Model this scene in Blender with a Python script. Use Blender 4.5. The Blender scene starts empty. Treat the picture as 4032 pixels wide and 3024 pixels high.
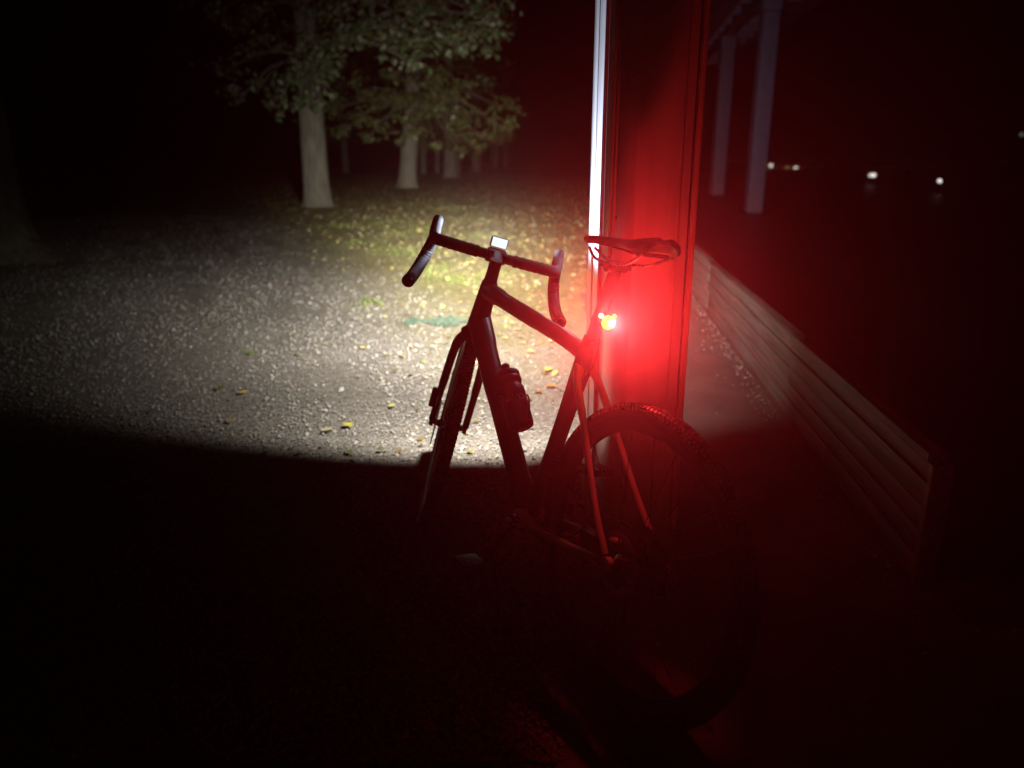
import bpy, bmesh, math, random
import numpy as np
from mathutils import Matrix, Vector

random.seed(7)
rng = np.random.default_rng(7)
R = math.radians
scene = bpy.context.scene
COL = scene.collection

# ------------------------------------------------------------------ camera
CAM_H, PITCH = 1.196, 0.28780
cam = bpy.data.cameras.new('camera')
cam.sensor_width = 36.0
cam.lens = 26.79
cam.clip_start = 0.05
cam.clip_end = 1500
cam.dof.use_dof = True
cam.dof.focus_distance = 2.0
cam.dof.aperture_fstop = 2.1
cam_o = bpy.data.objects.new('camera', cam)
COL.objects.link(cam_o)
cam_o.location = (0, 0, CAM_H)
cam_o.rotation_euler = (math.pi / 2 - PITCH, 0, 0)
scene.camera = cam_o

# ------------------------------------------------------------------ night sky
world = bpy.data.worlds.new('World')
scene.world = world
world.use_nodes = True
wn = world.node_tree
wn.nodes.clear()
w_out = wn.nodes.new('ShaderNodeOutputWorld')
w_bg = wn.nodes.new('ShaderNodeBackground')
w_sky = wn.nodes.new('ShaderNodeTexSky')
w_sky.sky_type = 'NISHITA'
w_sky.sun_disc = False
w_sky.sun_elevation = R(-8)
w_sky.sun_rotation = R(200)
w_bg.inputs['Strength'].default_value = 0.00002
wn.links.new(w_sky.outputs[0], w_bg.inputs[0])
wn.links.new(w_bg.outputs[0], w_out.inputs[0])

# very faint warm fill light added from behind the viewer
sun_d = bpy.data.lights.new('warm_fill', 'SUN')
sun_d.energy = 0.0004
sun_d.angle = R(25)
sun_d.color = (1.0, 0.62, 0.34)
sun_o = bpy.data.objects.new('warm_fill', sun_d)
COL.objects.link(sun_o)
sun_o.rotation_euler = (R(62), 0, R(-38))

scene.view_settings.view_transform = 'Standard'
scene.view_settings.look = 'None'
scene.view_settings.gamma = 1.0
scene.view_settings.exposure = 4.0
scene.view_settings.use_curve_mapping = False
scene.render.engine = 'CYCLES'
scene.cycles.use_denoising = True
scene.cycles.max_bounces = 4
scene.cycles.diffuse_bounces = 0
scene.cycles.glossy_bounces = 3
scene.cycles.transmission_bounces = 2
scene.cycles.volume_bounces = 0
scene.cycles.sample_clamp_indirect = 3.0
scene.cycles.caustics_reflective = False
scene.cycles.caustics_refractive = False


# ------------------------------------------------------------------ helpers
def tag(o, label=None, cat=None, group=None, kind=None):
    if label: o['label'] = label
    if cat: o['category'] = cat
    if group: o['group'] = group
    if kind: o['kind'] = kind
    return o


def empty(name, loc=(0, 0, 0), mat=None, parent=None):
    o = bpy.data.objects.new(name, None)
    o.empty_display_size = 0.1
    COL.objects.link(o)
    if mat is not None:
        o.matrix_world = mat
    else:
        o.location = loc
    if parent: o.parent = parent
    return o


class MB:
    def __init__(s):
        s.v, s.f = [], []

    def add(s, vs, fs):
        b = len(s.v)
        s.v += [tuple(map(float, p)) for p in vs]
        s.f += [tuple(i + b for i in f) for f in fs]
        return s

    def box(s, x0, x1, y0, y1, z0, z1):
        return s.add([(x0, y0, z0), (x1, y0, z0), (x1, y1, z0), (x0, y1, z0), (x0, y0, z1), (x1, y0, z1), (x1, y1, z1), (x0, y1, z1)],
                     [(0, 3, 2, 1), (4, 5, 6, 7), (0, 1, 5, 4), (1, 2, 6, 5), (2, 3, 7, 6), (3, 0, 4, 7)])

    def prism(s, poly, z0, z1):
        n = len(poly)
        vs = [(x, y, z0) for x, y in poly] + [(x, y, z1) for x, y in poly]
        fs = [tuple(range(n))[::-1], tuple(range(n, 2 * n))] + [(i, (i + 1) % n, n + (i + 1) % n, n + i) for i in range(n)]
        return s.add(vs, fs)

    def tube(s, pts, rad, seg=14, sq=None, cap=True, up=(0, 0, 1)):
        """sweep through pts; rad one value or a list; sq = (a, b) scales the section"""
        P = [Vector(p) for p in pts]
        n = len(P)
        if not hasattr(rad, '__len__'): rad = [rad] * n
        vs, fs = [], []
        nrm = None
        for i in range(n):
            t = (P[min(i + 1, n - 1)] - P[max(i - 1, 0)]).normalized()
            if nrm is None:
                u = Vector(up)
                if abs(t.dot(u)) > 0.95: u = Vector((1, 0, 0))
                nrm = (u - t * u.dot(t)).normalized()
            else:
                nrm = (nrm - t * nrm.dot(t)).normalized()
            b = t.cross(nrm)
            for k in range(seg):
                a = 2 * math.pi * k / seg
                ca, sa = math.cos(a), math.sin(a)
                if sq: ca, sa = ca * sq[0], sa * sq[1]
                vs.append(P[i] + (nrm * ca + b * sa) * rad[i])
        for i in range(n - 1):
            for k in range(seg):
                k2 = (k + 1) % seg
                fs.append((i * seg + k, i * seg + k2, (i + 1) * seg + k2, (i + 1) * seg + k))
        if cap:
            fs.append(tuple(range(seg))[::-1])
            fs.append(tuple(range((n - 1) * seg, n * seg)))
        return s.add(vs, fs)

    def ring(s, c, axis, big, prof, seg=72):
        """revolve a profile [(radial, axial)...] (closed) about axis through c at radius big"""
        a = Vector(axis).normalized()
        u = a.orthogonal().normalized()
        w = a.cross(u)
        m = len(prof)
        vs, fs = [], []
        for i in range(seg):
            t = 2 * math.pi * i / seg
            d = u * math.cos(t) + w * math.sin(t)
            for r, x in prof:
                vs.append(Vector(c) + d * (big + r) + a * x)
        for i in range(seg):
            j = (i + 1) % seg
            for k in range(m):
                l = (k + 1) % m
                fs.append((i * m + k, j * m + k, j * m + l, i * m + l))
        return s.add(vs, fs)

    def lathe(s, c, axis, prof, seg=28):
        """open profile [(radius, along)...] revolved, ends capped"""
        a = Vector(axis).normalized()
        u = a.orthogonal().normalized()
        w = a.cross(u)
        m = len(prof)
        vs, fs = [], []
        for i in range(seg):
            t = 2 * math.pi * i / seg
            d = u * math.cos(t) + w * math.sin(t)
            for r, x in prof:
                vs.append(Vector(c) + d * r + a * x)
        for i in range(seg):
            j = (i + 1) % seg
            for k in range(m - 1):
                fs.append((i * m + k, j * m + k, j * m + k + 1, i * m + k + 1))
        fs.append(tuple(i * m for i in range(seg))[::-1])
        fs.append(tuple(i * m + m - 1 for i in range(seg)))
        return s.add(vs, fs)

    def xf(s, M):
        s.v = [tuple(M @ Vector(p)) for p in s.v]
        return s

    def build(s, name, mat, parent=None, smooth=True, bevel=0.0, angle=35, tight=False):
        me = bpy.data.meshes.new(name)
        me.from_pydata(s.v, [], s.f)
        me.update()
        bm = bmesh.new()
        bm.from_mesh(me)
        bmesh.ops.recalc_face_normals(bm, faces=bm.faces)
        if bevel:
            es = [e for e in bm.edges if len(e.link_faces) == 2 and e.calc_face_angle(0) > R(30)]
            bmesh.ops.bevel(bm, geom=es, offset=bevel, segments=2, affect='EDGES', profile=0.6)
        bm.to_mesh(me)
        bm.free()
        if smooth:
            me.shade_smooth()
            me.set_sharp_from_angle(angle=R(angle))
        me.materials.append(mat)
        o = bpy.data.objects.new(name, me)
        COL.objects.link(o)
        if parent: o.parent = parent
        return o


def spline(pts, n=8):
    """Catmull-Rom through pts"""
    P = [Vector(p) for p in pts]
    P = [P[0] * 2 - P[1]] + P + [P[-1] * 2 - P[-2]]
    out = []
    for i in range(1, len(P) - 2):
        for k in range(n):
            t = k / n
            a, b, c, d = P[i - 1], P[i], P[i + 1], P[i + 2]
            out.append(0.5 * ((2 * b) + (c - a) * t + (2 * a - 5 * b + 4 * c - d) * t * t + (3 * b - a - 3 * c + d) * t ** 3))
    out.append(P[-2])
    return out


def ground_at(px, py, z=0.0):
    """photo pixel (4032 x 3024) -> point of the level z, used only to survey positions"""
    c, s = math.cos(PITCH), math.sin(PITCH)
    X = (px - 2016) / 3000.0
    U = -(py - 1512) / 3000.0
    d = Vector((X, c + U * s, -s + U * c))
    t = (z - CAM_H) / d.z
    return Vector((0, 0, CAM_H)) + d * t


def survey(px, py, Y):
    c, s = math.cos(PITCH), math.sin(PITCH)
    X = (px - 2016) / 3000.0
    U = -(py - 1512) / 3000.0
    d = Vector((X, c + U * s, -s + U * c))
    return Vector((0, 0, CAM_H)) + d * (Y / d.y)


# ------------------------------------------------------------------ materials
def material(name, color=(0.5, 0.5, 0.5), rough=0.5, metal=0.0, spec=0.5, coat=0.0, noise=None, bump=None, attr=None):
    """noise=(scale, amount): brightness mottling; bump=(scale, strength, distance); attr: colour attribute"""
    m = bpy.data.materials.new(name)
    m.use_nodes = True
    nt = m.node_tree
    p = nt.nodes['Principled BSDF']
    p.inputs['Base Color'].default_value = (*color, 1)
    p.inputs['Roughness'].default_value = rough
    p.inputs['Metallic'].default_value = metal
    p.inputs['Specular IOR Level'].default_value = spec
    p.inputs['Coat Weight'].default_value = coat
    p.inputs['Coat Roughness'].default_value = 0.12
    tc = nt.nodes.new('ShaderNodeTexCoord')
    src = None
    if attr:
        a = nt.nodes.new('ShaderNodeAttribute')
        a.attribute_name = attr
        nt.links.new(a.outputs['Color'], p.inputs['Base Color'])
        src = a.outputs['Color']
    if noise:
        n = nt.nodes.new('ShaderNodeTexNoise')
        n.inputs['Scale'].default_value = noise[0]
        n.inputs['Detail'].default_value = 5
        n.inputs['Roughness'].default_value = 0.62
        nt.links.new(tc.outputs['Object'], n.inputs['Vector'])
        mr = nt.nodes.new('ShaderNodeMapRange')
        mr.inputs['From Min'].default_value = 0.25
        mr.inputs['From Max'].default_value = 0.75
        mr.inputs['To Min'].default_value = 1 - noise[1]
        mr.inputs['To Max'].default_value = 1 + noise[1]
        nt.links.new(n.outputs['Fac'], mr.inputs['Value'])
        mx = nt.nodes.new('ShaderNodeMix')
        mx.data_type = 'RGBA'
        mx.blend_type = 'MULTIPLY'
        mx.inputs['Factor'].default_value = 1
        if src: nt.links.new(src, mx.inputs['A'])
        else: mx.inputs['A'].default_value = (*color, 1)
        nt.links.new(mr.outputs[0], mx.inputs['B'])
        nt.links.new(mx.outputs['Result'], p.inputs['Base Color'])
        rr = nt.nodes.new('ShaderNodeMapRange')
        rr.inputs['To Min'].default_value = max(0.03, rough - 0.1)
        rr.inputs['To Max'].default_value = min(1, rough + 0.12)
        nt.links.new(n.outputs['Fac'], rr.inputs['Value'])
        nt.links.new(rr.outputs[0], p.inputs['Roughness'])
    if bump:
        n = nt.nodes.new('ShaderNodeTexNoise')
        n.inputs['Scale'].default_value = bump[0]
        n.inputs['Detail'].default_value = 4
        nt.links.new(tc.outputs['Object'], n.inputs['Vector'])
        b = nt.nodes.new('ShaderNodeBump')
        b.inputs['Strength'].default_value = bump[1]
        b.inputs['Distance'].default_value = bump[2]
        nt.links.new(n.outputs['Fac'], b.inputs['Height'])
        nt.links.new(b.outputs[0], p.inputs['Normal'])
    return m


def emitter(name, color, strength):
    m = bpy.data.materials.new(name)
    m.use_nodes = True
    nt = m.node_tree
    p = nt.nodes['Principled BSDF']
    p.inputs['Base Color'].default_value = (0.02, 0.02, 0.02, 1)
    p.inputs['Emission Color'].default_value = (*color, 1)
    p.inputs['Emission Strength'].default_value = strength
    return m


M_FRAME = material('frame_paint', (0.58, 0.56, 0.55), 0.34, coat=0.35, noise=(30, 0.10))
M_FRONT = material('front_paint', (0.07, 0.065, 0.065), 0.4, coat=0.25, noise=(30, 0.15))  # near-black: the unlit silhouette is put into the colour, rear tubes stay pale
M_BLACK = material('black_alloy', (0.022, 0.022, 0.023), 0.38, spec=0.5, noise=(60, 0.2))
M_TAPE = material('bar_tape', (0.018, 0.017, 0.017), 0.75, bump=(220, 0.4, 0.001))
M_RUBBER = material('tyre_rubber', (0.02, 0.019, 0.019), 0.62, noise=(40, 0.25))
M_TREAD = material('tread_rubber', (0.13, 0.125, 0.12), 0.27, noise=(90, 0.3))
M_RIM = material('rim_carbon', (0.02, 0.02, 0.021), 0.4)
M_STEEL = material('steel', (0.55, 0.55, 0.56), 0.28, metal=1.0, noise=(80, 0.12))
M_ROTOR = material('rotor_steel', (0.6, 0.58, 0.56), 0.5, metal=0.6, noise=(90, 0.2))
M_DKSTEEL = material('dark_steel', (0.25, 0.24, 0.23), 0.4, metal=1.0, noise=(80, 0.25))
M_SADDLE = material('saddle_cover', (0.02, 0.02, 0.02), 0.48, bump=(300, 0.15, 0.0006))
M_SHELL = material('saddle_shell', (0.16, 0.155, 0.15), 0.42)
M_BOTTLE = material('bottle_plastic', (0.17, 0.03, 0.10), 0.40, noise=(40, 0.12))
M_PRINT = material('bottle_print', (0.8, 0.75, 0.78), 0.5)
M_CAP = material('bottle_cap', (0.03, 0.02, 0.03), 0.45)


def paint_material():
    """old gloss white paint on the pillar: grime, brush scratches, faint runs"""
    m = material('pillar_paint', (0.74, 0.73, 0.71), 0.33, coat=0.2)
    nt = m.node_tree
    p = nt.nodes['Principled BSDF']
    tc = nt.nodes.new('ShaderNodeTexCoord')
    mp = nt.nodes.new('ShaderNodeMapping')
    mp.inputs['Scale'].default_value = (14, 14, 0.9)
    nt.links.new(tc.outputs['Object'], mp.inputs[0])
    n1 = nt.nodes.new('ShaderNodeTexNoise')
    n1.inputs['Scale'].default_value = 1.6
    n1.inputs['Detail'].default_value = 7
    n1.inputs['Roughness'].default_value = 0.65
    nt.links.new(mp.outputs[0], n1.inputs['Vector'])
    n2 = nt.nodes.new('ShaderNodeTexNoise')
    n2.inputs['Scale'].default_value = 5
    n2.inputs['Detail'].default_value = 8
    nt.links.new(tc.outputs['Object'], n2.inputs['Vector'])
    ad = nt.nodes.new('ShaderNodeMath')
    ad.operation = 'MULTIPLY'
    nt.links.new(n1.outputs['Fac'], ad.inputs[0])
    nt.links.new(n2.outputs['Fac'], ad.inputs[1])
    cr = nt.nodes.new('ShaderNodeValToRGB')
    cr.color_ramp.elements[0].position = 0.12
    cr.color_ramp.elements[0].color = (0.62, 0.60, 0.57, 1)
    cr.color_ramp.elements[1].position = 0.30
    cr.color_ramp.elements[1].color = (0.76, 0.75, 0.74, 1)
    nt.links.new(ad.outputs[0], cr.inputs[0])
    n4 = nt.nodes.new('ShaderNodeTexNoise')
    n4.inputs['Scale'].default_value = 22
    n4.inputs['Detail'].default_value = 10
    n4.inputs['Roughness'].default_value = 0.7
    nt.links.new(tc.outputs['Object'], n4.inputs['Vector'])
    chip = nt.nodes.new('ShaderNodeMapRange')
    chip.inputs['From Min'].default_value = 0.69
    chip.inputs['From Max'].default_value = 0.72
    nt.links.new(n4.outputs['Fac'], chip.inputs['Value'])
    cm = nt.nodes.new('ShaderNodeMix')
    cm.data_type = 'RGBA'
    cm.inputs['B'].default_value = (0.16, 0.12, 0.09, 1)
    nt.links.new(chip.outputs[0], cm.inputs['Factor'])
    nt.links.new(cr.outputs[0], cm.inputs['A'])
    nt.links.new(cm.outputs['Result'], p.inputs['Base Color'])
    n3 = nt.nodes.new('ShaderNodeTexNoise')
    n3.inputs['Scale'].default_value = 60
    n3.inputs['Detail'].default_value = 6
    nt.links.new(mp.outputs[0], n3.inputs['Vector'])
    rr = nt.nodes.new('ShaderNodeMapRange')
    rr.inputs['To Min'].default_value = 0.22
    rr.inputs['To Max'].default_value = 0.5
    nt.links.new(n3.outputs['Fac'], rr.inputs['Value'])
    nt.links.new(rr.outputs[0], p.inputs['Roughness'])
    b = nt.nodes.new('ShaderNodeBump')
    b.inputs['Strength'].default_value = 0.12
    b.inputs['Distance'].default_value = 0.0008
    nt.links.new(n3.outputs['Fac'], b.inputs['Height'])
    nt.links.new(b.outputs[0], p.inputs['Normal'])
    return m


M_PAINT = paint_material()
M_TRIM = material('trim_paint', (0.62, 0.56, 0.48), 0.4, noise=(8, 0.25))
M_POST = material('post_paint', (0.70, 0.66, 0.86), 0.55, noise=(4, 0.15))
M_DARKWOOD = material('dark_stained_wood', (0.03, 0.025, 0.02), 0.7, noise=(7, 0.4))


def wood_material():
    m = material('weathered_plank', (0.33, 0.29, 0.27), 0.55)
    nt = m.node_tree
    p = nt.nodes['Principled BSDF']
    tc = nt.nodes.new('ShaderNodeTexCoord')
    mp = nt.nodes.new('ShaderNodeMapping')
    mp.inputs['Scale'].default_value = (40, 1.2, 40)
    nt.links.new(tc.outputs['Object'], mp.inputs[0])
    n = nt.nodes.new('ShaderNodeTexNoise')
    n.inputs['Scale'].default_value = 1.5
    n.inputs['Detail'].default_value = 8
    n.inputs['Roughness'].default_value = 0.7
    nt.links.new(mp.outputs[0], n.inputs['Vector'])
    cr = nt.nodes.new('ShaderNodeValToRGB')
    cr.color_ramp.elements[0].position = 0.3
    cr.color_ramp.elements[0].color = (0.06, 0.05, 0.045, 1)
    cr.color_ramp.elements[1].position = 0.7
    cr.color_ramp.elements[1].color = (0.30, 0.27, 0.26, 1)
    nt.links.new(n.outputs['Fac'], cr.inputs[0])
    nt.links.new(cr.outputs[0], p.inputs['Base Color'])
    b = nt.nodes.new('ShaderNodeBump')
    b.inputs['Strength'].default_value = 0.5
    b.inputs['Distance'].default_value = 0.003
    nt.links.new(n.outputs['Fac'], b.inputs['Height'])
    nt.links.new(b.outputs[0], p.inputs['Normal'])
    return m


M_PLANK = wood_material()


def bark_material():
    m = material('bark', (0.2, 0.18, 0.15), 0.9)
    nt = m.node_tree
    p = nt.nodes['Principled BSDF']
    tc = nt.nodes.new('ShaderNodeTexCoord')
    mp = nt.nodes.new('ShaderNodeMapping')
    mp.inputs['Scale'].default_value = (9, 9, 1.6)
    nt.links.new(tc.outputs['Object'], mp.inputs[0])
    n = nt.nodes.new('ShaderNodeTexNoise')
    n.inputs['Scale'].default_value = 1.4
    n.inputs['Detail'].default_value = 8
    n.inputs['Roughness'].default_value = 0.65
    nt.links.new(mp.outputs[0], n.inputs['Vector'])
    cr = nt.nodes.new('ShaderNodeValToRGB')
    cr.color_ramp.elements[0].position = 0.3
    cr.color_ramp.elements[0].color = (0.10, 0.088, 0.07, 1)
    cr.color_ramp.elements[1].position = 0.72
    cr.color_ramp.elements[1].color = (0.27, 0.25, 0.20, 1)
    nt.links.new(n.outputs['Fac'], cr.inputs[0])
    nt.links.new(cr.outputs[0], p.inputs['Base Color'])
    b = nt.nodes.new('ShaderNodeBump')
    b.inputs['Strength'].default_value = 1.0
    b.inputs['Distance'].default_value = 0.07
    nt.links.new(n.outputs['Fac'], b.inputs['Height'])
    nt.links.new(b.outputs[0], p.inputs['Normal'])
    return m


M_BARK = bark_material()


def leaf_material(name, rough=0.42):
    m = material(name, (0.1, 0.1, 0.05), rough, attr='leaf_colour')
    p = m.node_tree.nodes['Principled BSDF']
    p.inputs['Transmission Weight'].default_value = 0.0
    return m


M_LEAF = leaf_material('tree_leaf')
M_STONE = leaf_material('gravel_stone', 0.75)
M_LITTER = leaf_material('fallen_leaf', 0.55)
M_GRASS = leaf_material('grass_blade', 0.5)


def ground_material():
    m = bpy.data.materials.new('earth_and_gravel')
    m.use_nodes = True
    nt = m.node_tree
    L = nt.links.new
    p = nt.nodes['Principled BSDF']
    p.inputs['Roughness'].default_value = 0.9
    p.inputs['Specular IOR Level'].default_value = 0.2
    tc = nt.nodes.new('ShaderNodeTexCoord')
    sep = nt.nodes.new('ShaderNodeSeparateXYZ')
    L(tc.outputs['Object'], sep.inputs[0])

    def noise(scale, detail=6, rough=0.6):
        n = nt.nodes.new('ShaderNodeTexNoise')
        n.inputs['Scale'].default_value = scale
        n.inputs['Detail'].default_value = detail
        n.inputs['Roughness'].default_value = rough
        L(tc.outputs['Object'], n.inputs['Vector'])
        return n.outputs['Fac']

    def ramp(fac, stops):
        r = nt.nodes.new('ShaderNodeValToRGB')
        e = r.color_ramp.elements
        while len(e) < len(stops): e.new(0.5)
        for q, (pos, c) in zip(e, stops):
            q.position = pos
            q.color = (*c, 1)
        L(fac, r.inputs[0])
        return r.outputs[0]

    def math_(op, a, b, clamp=False):
        n = nt.nodes.new('ShaderNodeMath')
        n.operation = op
        n.use_clamp = clamp
        for i, q in enumerate((a, b)):
            if isinstance(q, (int, float)): n.inputs[i].default_value = q
            else: L(q, n.inputs[i])
        return n.outputs[0]

    # gravel: voronoi cells
    vo = nt.nodes.new('ShaderNodeTexVoronoi')
    vo.inputs['Scale'].default_value = 62
    L(tc.outputs['Object'], vo.inputs['Vector'])
    bw = nt.nodes.new('ShaderNodeRGBToBW')
    L(vo.outputs['Color'], bw.inputs[0])
    gcol = ramp(bw.outputs[0], [(0.0, (0.16, 0.145, 0.13)), (0.45, (0.28, 0.255, 0.235)), (0.8, (0.36, 0.33, 0.31)), (1.0, (0.50, 0.48, 0.45))])
    # soil with leaf crumbs and worn grass
    scol = ramp(noise(9, 9, 0.75), [(0.25, (0.17, 0.145, 0.07)), (0.5, (0.34, 0.31, 0.15)), (0.62, (0.40, 0.37, 0.18)), (0.8, (0.48, 0.44, 0.25))])
    grn = ramp(noise(1.7, 6, 0.7), [(0.52, (0, 0, 0)), (0.66, (1, 1, 1))])
    mg = nt.nodes.new('ShaderNodeMix')
    mg.data_type = 'RGBA'
    mg.inputs['B'].default_value = (0.17, 0.20, 0.055, 1)
    gf = math_('MULTIPLY', grn, 0.45)
    L(gf, mg.inputs['Factor'])
    L(scol, mg.inputs['A'])
    # where gravel gives way to the worn verge: a wandering line
    d = math_('ADD', sep.outputs['Y'], math_('MULTIPLY', math_('MINIMUM', sep.outputs['X'], -0.2), 2.2))
    d = math_('ADD', d, math_('MULTIPLY', math_('SUBTRACT', noise(0.9, 5, 0.6), 0.5), 3.2))
    mixf = nt.nodes.new('ShaderNodeMapRange')
    mixf.inputs['From Min'].default_value = 3.0
    mixf.inputs['From Max'].default_value = 6.2
    L(d, mixf.inputs['Value'])
    mm = nt.nodes.new('ShaderNodeMix')
    mm.data_type = 'RGBA'
    L(mixf.outputs[0], mm.inputs['Factor'])
    L(gcol, mm.inputs['A'])
    L(mg.outputs['Result'], mm.inputs['B'])
    # broad damp mottling
    mo = ramp(noise(0.8, 4), [(0.3, (0.72, 0.72, 0.72)), (0.7, (1.08, 1.08, 1.08))])
    mul = nt.nodes.new('ShaderNodeMix')
    mul.data_type = 'RGBA'
    mul.blend_type = 'MULTIPLY'
    mul.inputs['Factor'].default_value = 1
    L(mm.outputs['Result'], mul.inputs['A'])
    L(mo, mul.inputs['B'])
    L(mul.outputs['Result'], p.inputs['Base Color'])
    hgt = math_('SUBTRACT', noise(30, 8, 0.7), math_('MULTIPLY', vo.outputs['Distance'], 0.8))
    b = nt.nodes.new('ShaderNodeBump')
    b.inputs['Strength'].default_value = 0.9
    b.inputs['Distance'].default_value = 0.012
    L(hgt, b.inputs['Height'])
    L(b.outputs[0], p.inputs['Normal'])
    return m


# ------------------------------------------------------------------ setting
WD = Vector((0.0995, 0.995, 0))           # run of the quay edge
WN = Vector((0.995, -0.0995, 0))          # out over the water
W0 = Vector((1.175, 1.985, 0))            # near corner of the quay
WATER_Z = -0.45
FAR_BANK = 135.0


def strip_point(a, b, z=0.0):
    p = W0 + WD * a + WN * b
    return (p.x, p.y, z)


# ground: one sheet to the horizon, cut back along the quay where the water begins
def make_ground():
    A = np.concatenate([-np.geomspace(600, 7, 14), np.linspace(-6, 0, 25), np.linspace(0.3, 12, 48), np.geomspace(13, FAR_BANK, 14), np.geomspace(150, 900, 8)])
    B = np.concatenate([-np.geomspace(600, 9, 16), np.linspace(-8.5, -0.25, 34), [0.06], np.geomspace(0.5, 600, 16)])
    na, nb = len(A), len(B)
    v = []
    for a in A:
        for b in B:
            x, y, _ = strip_point(a, b)
            z = -0.014 + (0.007 * math.sin(x * 2.1 + 0.7 * math.sin(y * 1.3)) * math.sin(y * 1.7 + 0.4) if b < -1.3 and abs(a) < 14 else 0)
            v.append((x, y, z))
    ib = int(np.argmin(abs(B - 0.06)))
    f = []
    for i in range(na - 1):
        for k in range(nb - 1):
            if k >= ib and A[i] >= -1e-6 and A[i + 1] <= FAR_BANK + 1e-3: continue
            f.append((i * nb + k, (i + 1) * nb + k, (i + 1) * nb + k + 1, i * nb + k + 1))
    m = MB().add(v, f)
    # quay walls dropping to the water
    for (a0, b0), (a1, b1) in (((0, 0.06), (FAR_BANK, 0.06)), ((0, 0.06), (0, 600)), ((FAR_BANK, 0.06), (FAR_BANK, 600))):
        m.add([strip_point(a0, b0, -0.014), strip_point(a1, b1, -0.014), strip_point(a1, b1, -2.0), strip_point(a0, b0, -2.0)], [(0, 1, 2, 3)])
    me = bpy.data.meshes.new('ground')
    me.from_pydata(m.v, [], m.f)
    me.shade_smooth()
    me.set_sharp_from_angle(angle=R(40))
    me.materials.append(ground_material())
    o = bpy.data.objects.new('ground', me)
    COL.objects.link(o)
    return tag(o, kind='structure')


make_ground()
M_WATER = material('dark_water', (0.004, 0.006, 0.006), 0.5, bump=(1.6, 0.35, 0.04))
tag(MB().add([strip_point(0.0, 0.06, WATER_Z), strip_point(FAR_BANK, 0.06, WATER_Z), strip_point(FAR_BANK, 600, WATER_Z), strip_point(0, 600, WATER_Z)], [(0, 3, 2, 1)]).build('water', M_WATER), kind='structure')

# paved strip between the pillar and the quay edge
M_PAVE = material('worn_concrete', (0.14, 0.125, 0.12), 0.72, noise=(3.2, 0.35), bump=(120, 0.35, 0.002))
pave = MB()
# wandering inner edge so the slab does not meet the gravel in a ruled line
edge = []
for i in range(61):
    a = -6 + i * 0.33
    edge.append((a, -0.98 + 0.05 * math.sin(a * 2.3) + 0.03 * math.sin(a * 7.1 + 1)))
vs, fs = [], []
for a, b in edge:
    vs += [strip_point(a, b, -0.007), strip_point(a, 0.058 if a > -0.1 else 3.2, -0.006)]
for i in range(len(edge) - 1):
    fs.append((2 * i, 2 * i + 1, 2 * i + 3, 2 * i + 2))
pave.add(vs, fs)
tag(pave.build('pavement', M_PAVE), kind='structure')


# ------------------------------------------------------------------ scatter: stones, litter, grass
def leaf_cloud(name, mat, verts, faces, cols, parent=None, kind=None):
    me = bpy.data.meshes.new(name)
    me.from_pydata(verts, [], faces)
    at = me.color_attributes.new('leaf_colour', 'FLOAT_COLOR', 'POINT')
    at.data.foreach_set('color', np.asarray(cols, dtype=np.float32).ravel())
    me.materials.append(mat)
    o = bpy.data.objects.new(name, me)
    COL.objects.link(o)
    if parent: o.parent = parent
    if kind: o['kind'] = kind
    return o


def stones(P, S, C):
    """octahedral pebbles, squashed and turned"""
    n = len(P)
    base = np.array([(1, 0, 0), (0, 1, 0), (-1, 0, 0), (0, -1, 0), (0, 0, 1), (0, 0, -1), ], float)
    V = np.tile(base, (n, 1, 1))
    V *= S[:, None, None] * rng.uniform(0.8, 1.12, (n, 6, 1))
    V[:, :, 2] *= 0.75
    a = rng.uniform(0, 2 * np.pi, n)
    c, s = np.cos(a)[:, None], np.sin(a)[:, None]
    x, y = V[:, :, 0].copy(), V[:, :, 1].copy()
    V[:, :, 0] = x * c - y * s
    V[:, :, 1] = x * s + y * c
    t = rng.normal(0, 0.35, (n, 2))
    V[:, :, 2] += V[:, :, 0] * t[:, :1] + V[:, :, 1] * t[:, 1:]
    V += P[:, None, :]
    F = np.array([(0, 1, 4), (1, 2, 4), (2, 3, 4), (3, 0, 4), (1, 0, 5), (2, 1, 5), (3, 2, 5), (0, 3, 5)])
    FF = (F[None] + 6 * np.arange(n)[:, None, None]).reshape(-1, 3)
    CC = np.repeat(np.concatenate([C, np.ones((n, 1))], 1)[:, None, :], 6, 1)
    return V.reshape(-1, 3), FF, CC.reshape(-1, 4)


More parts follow.
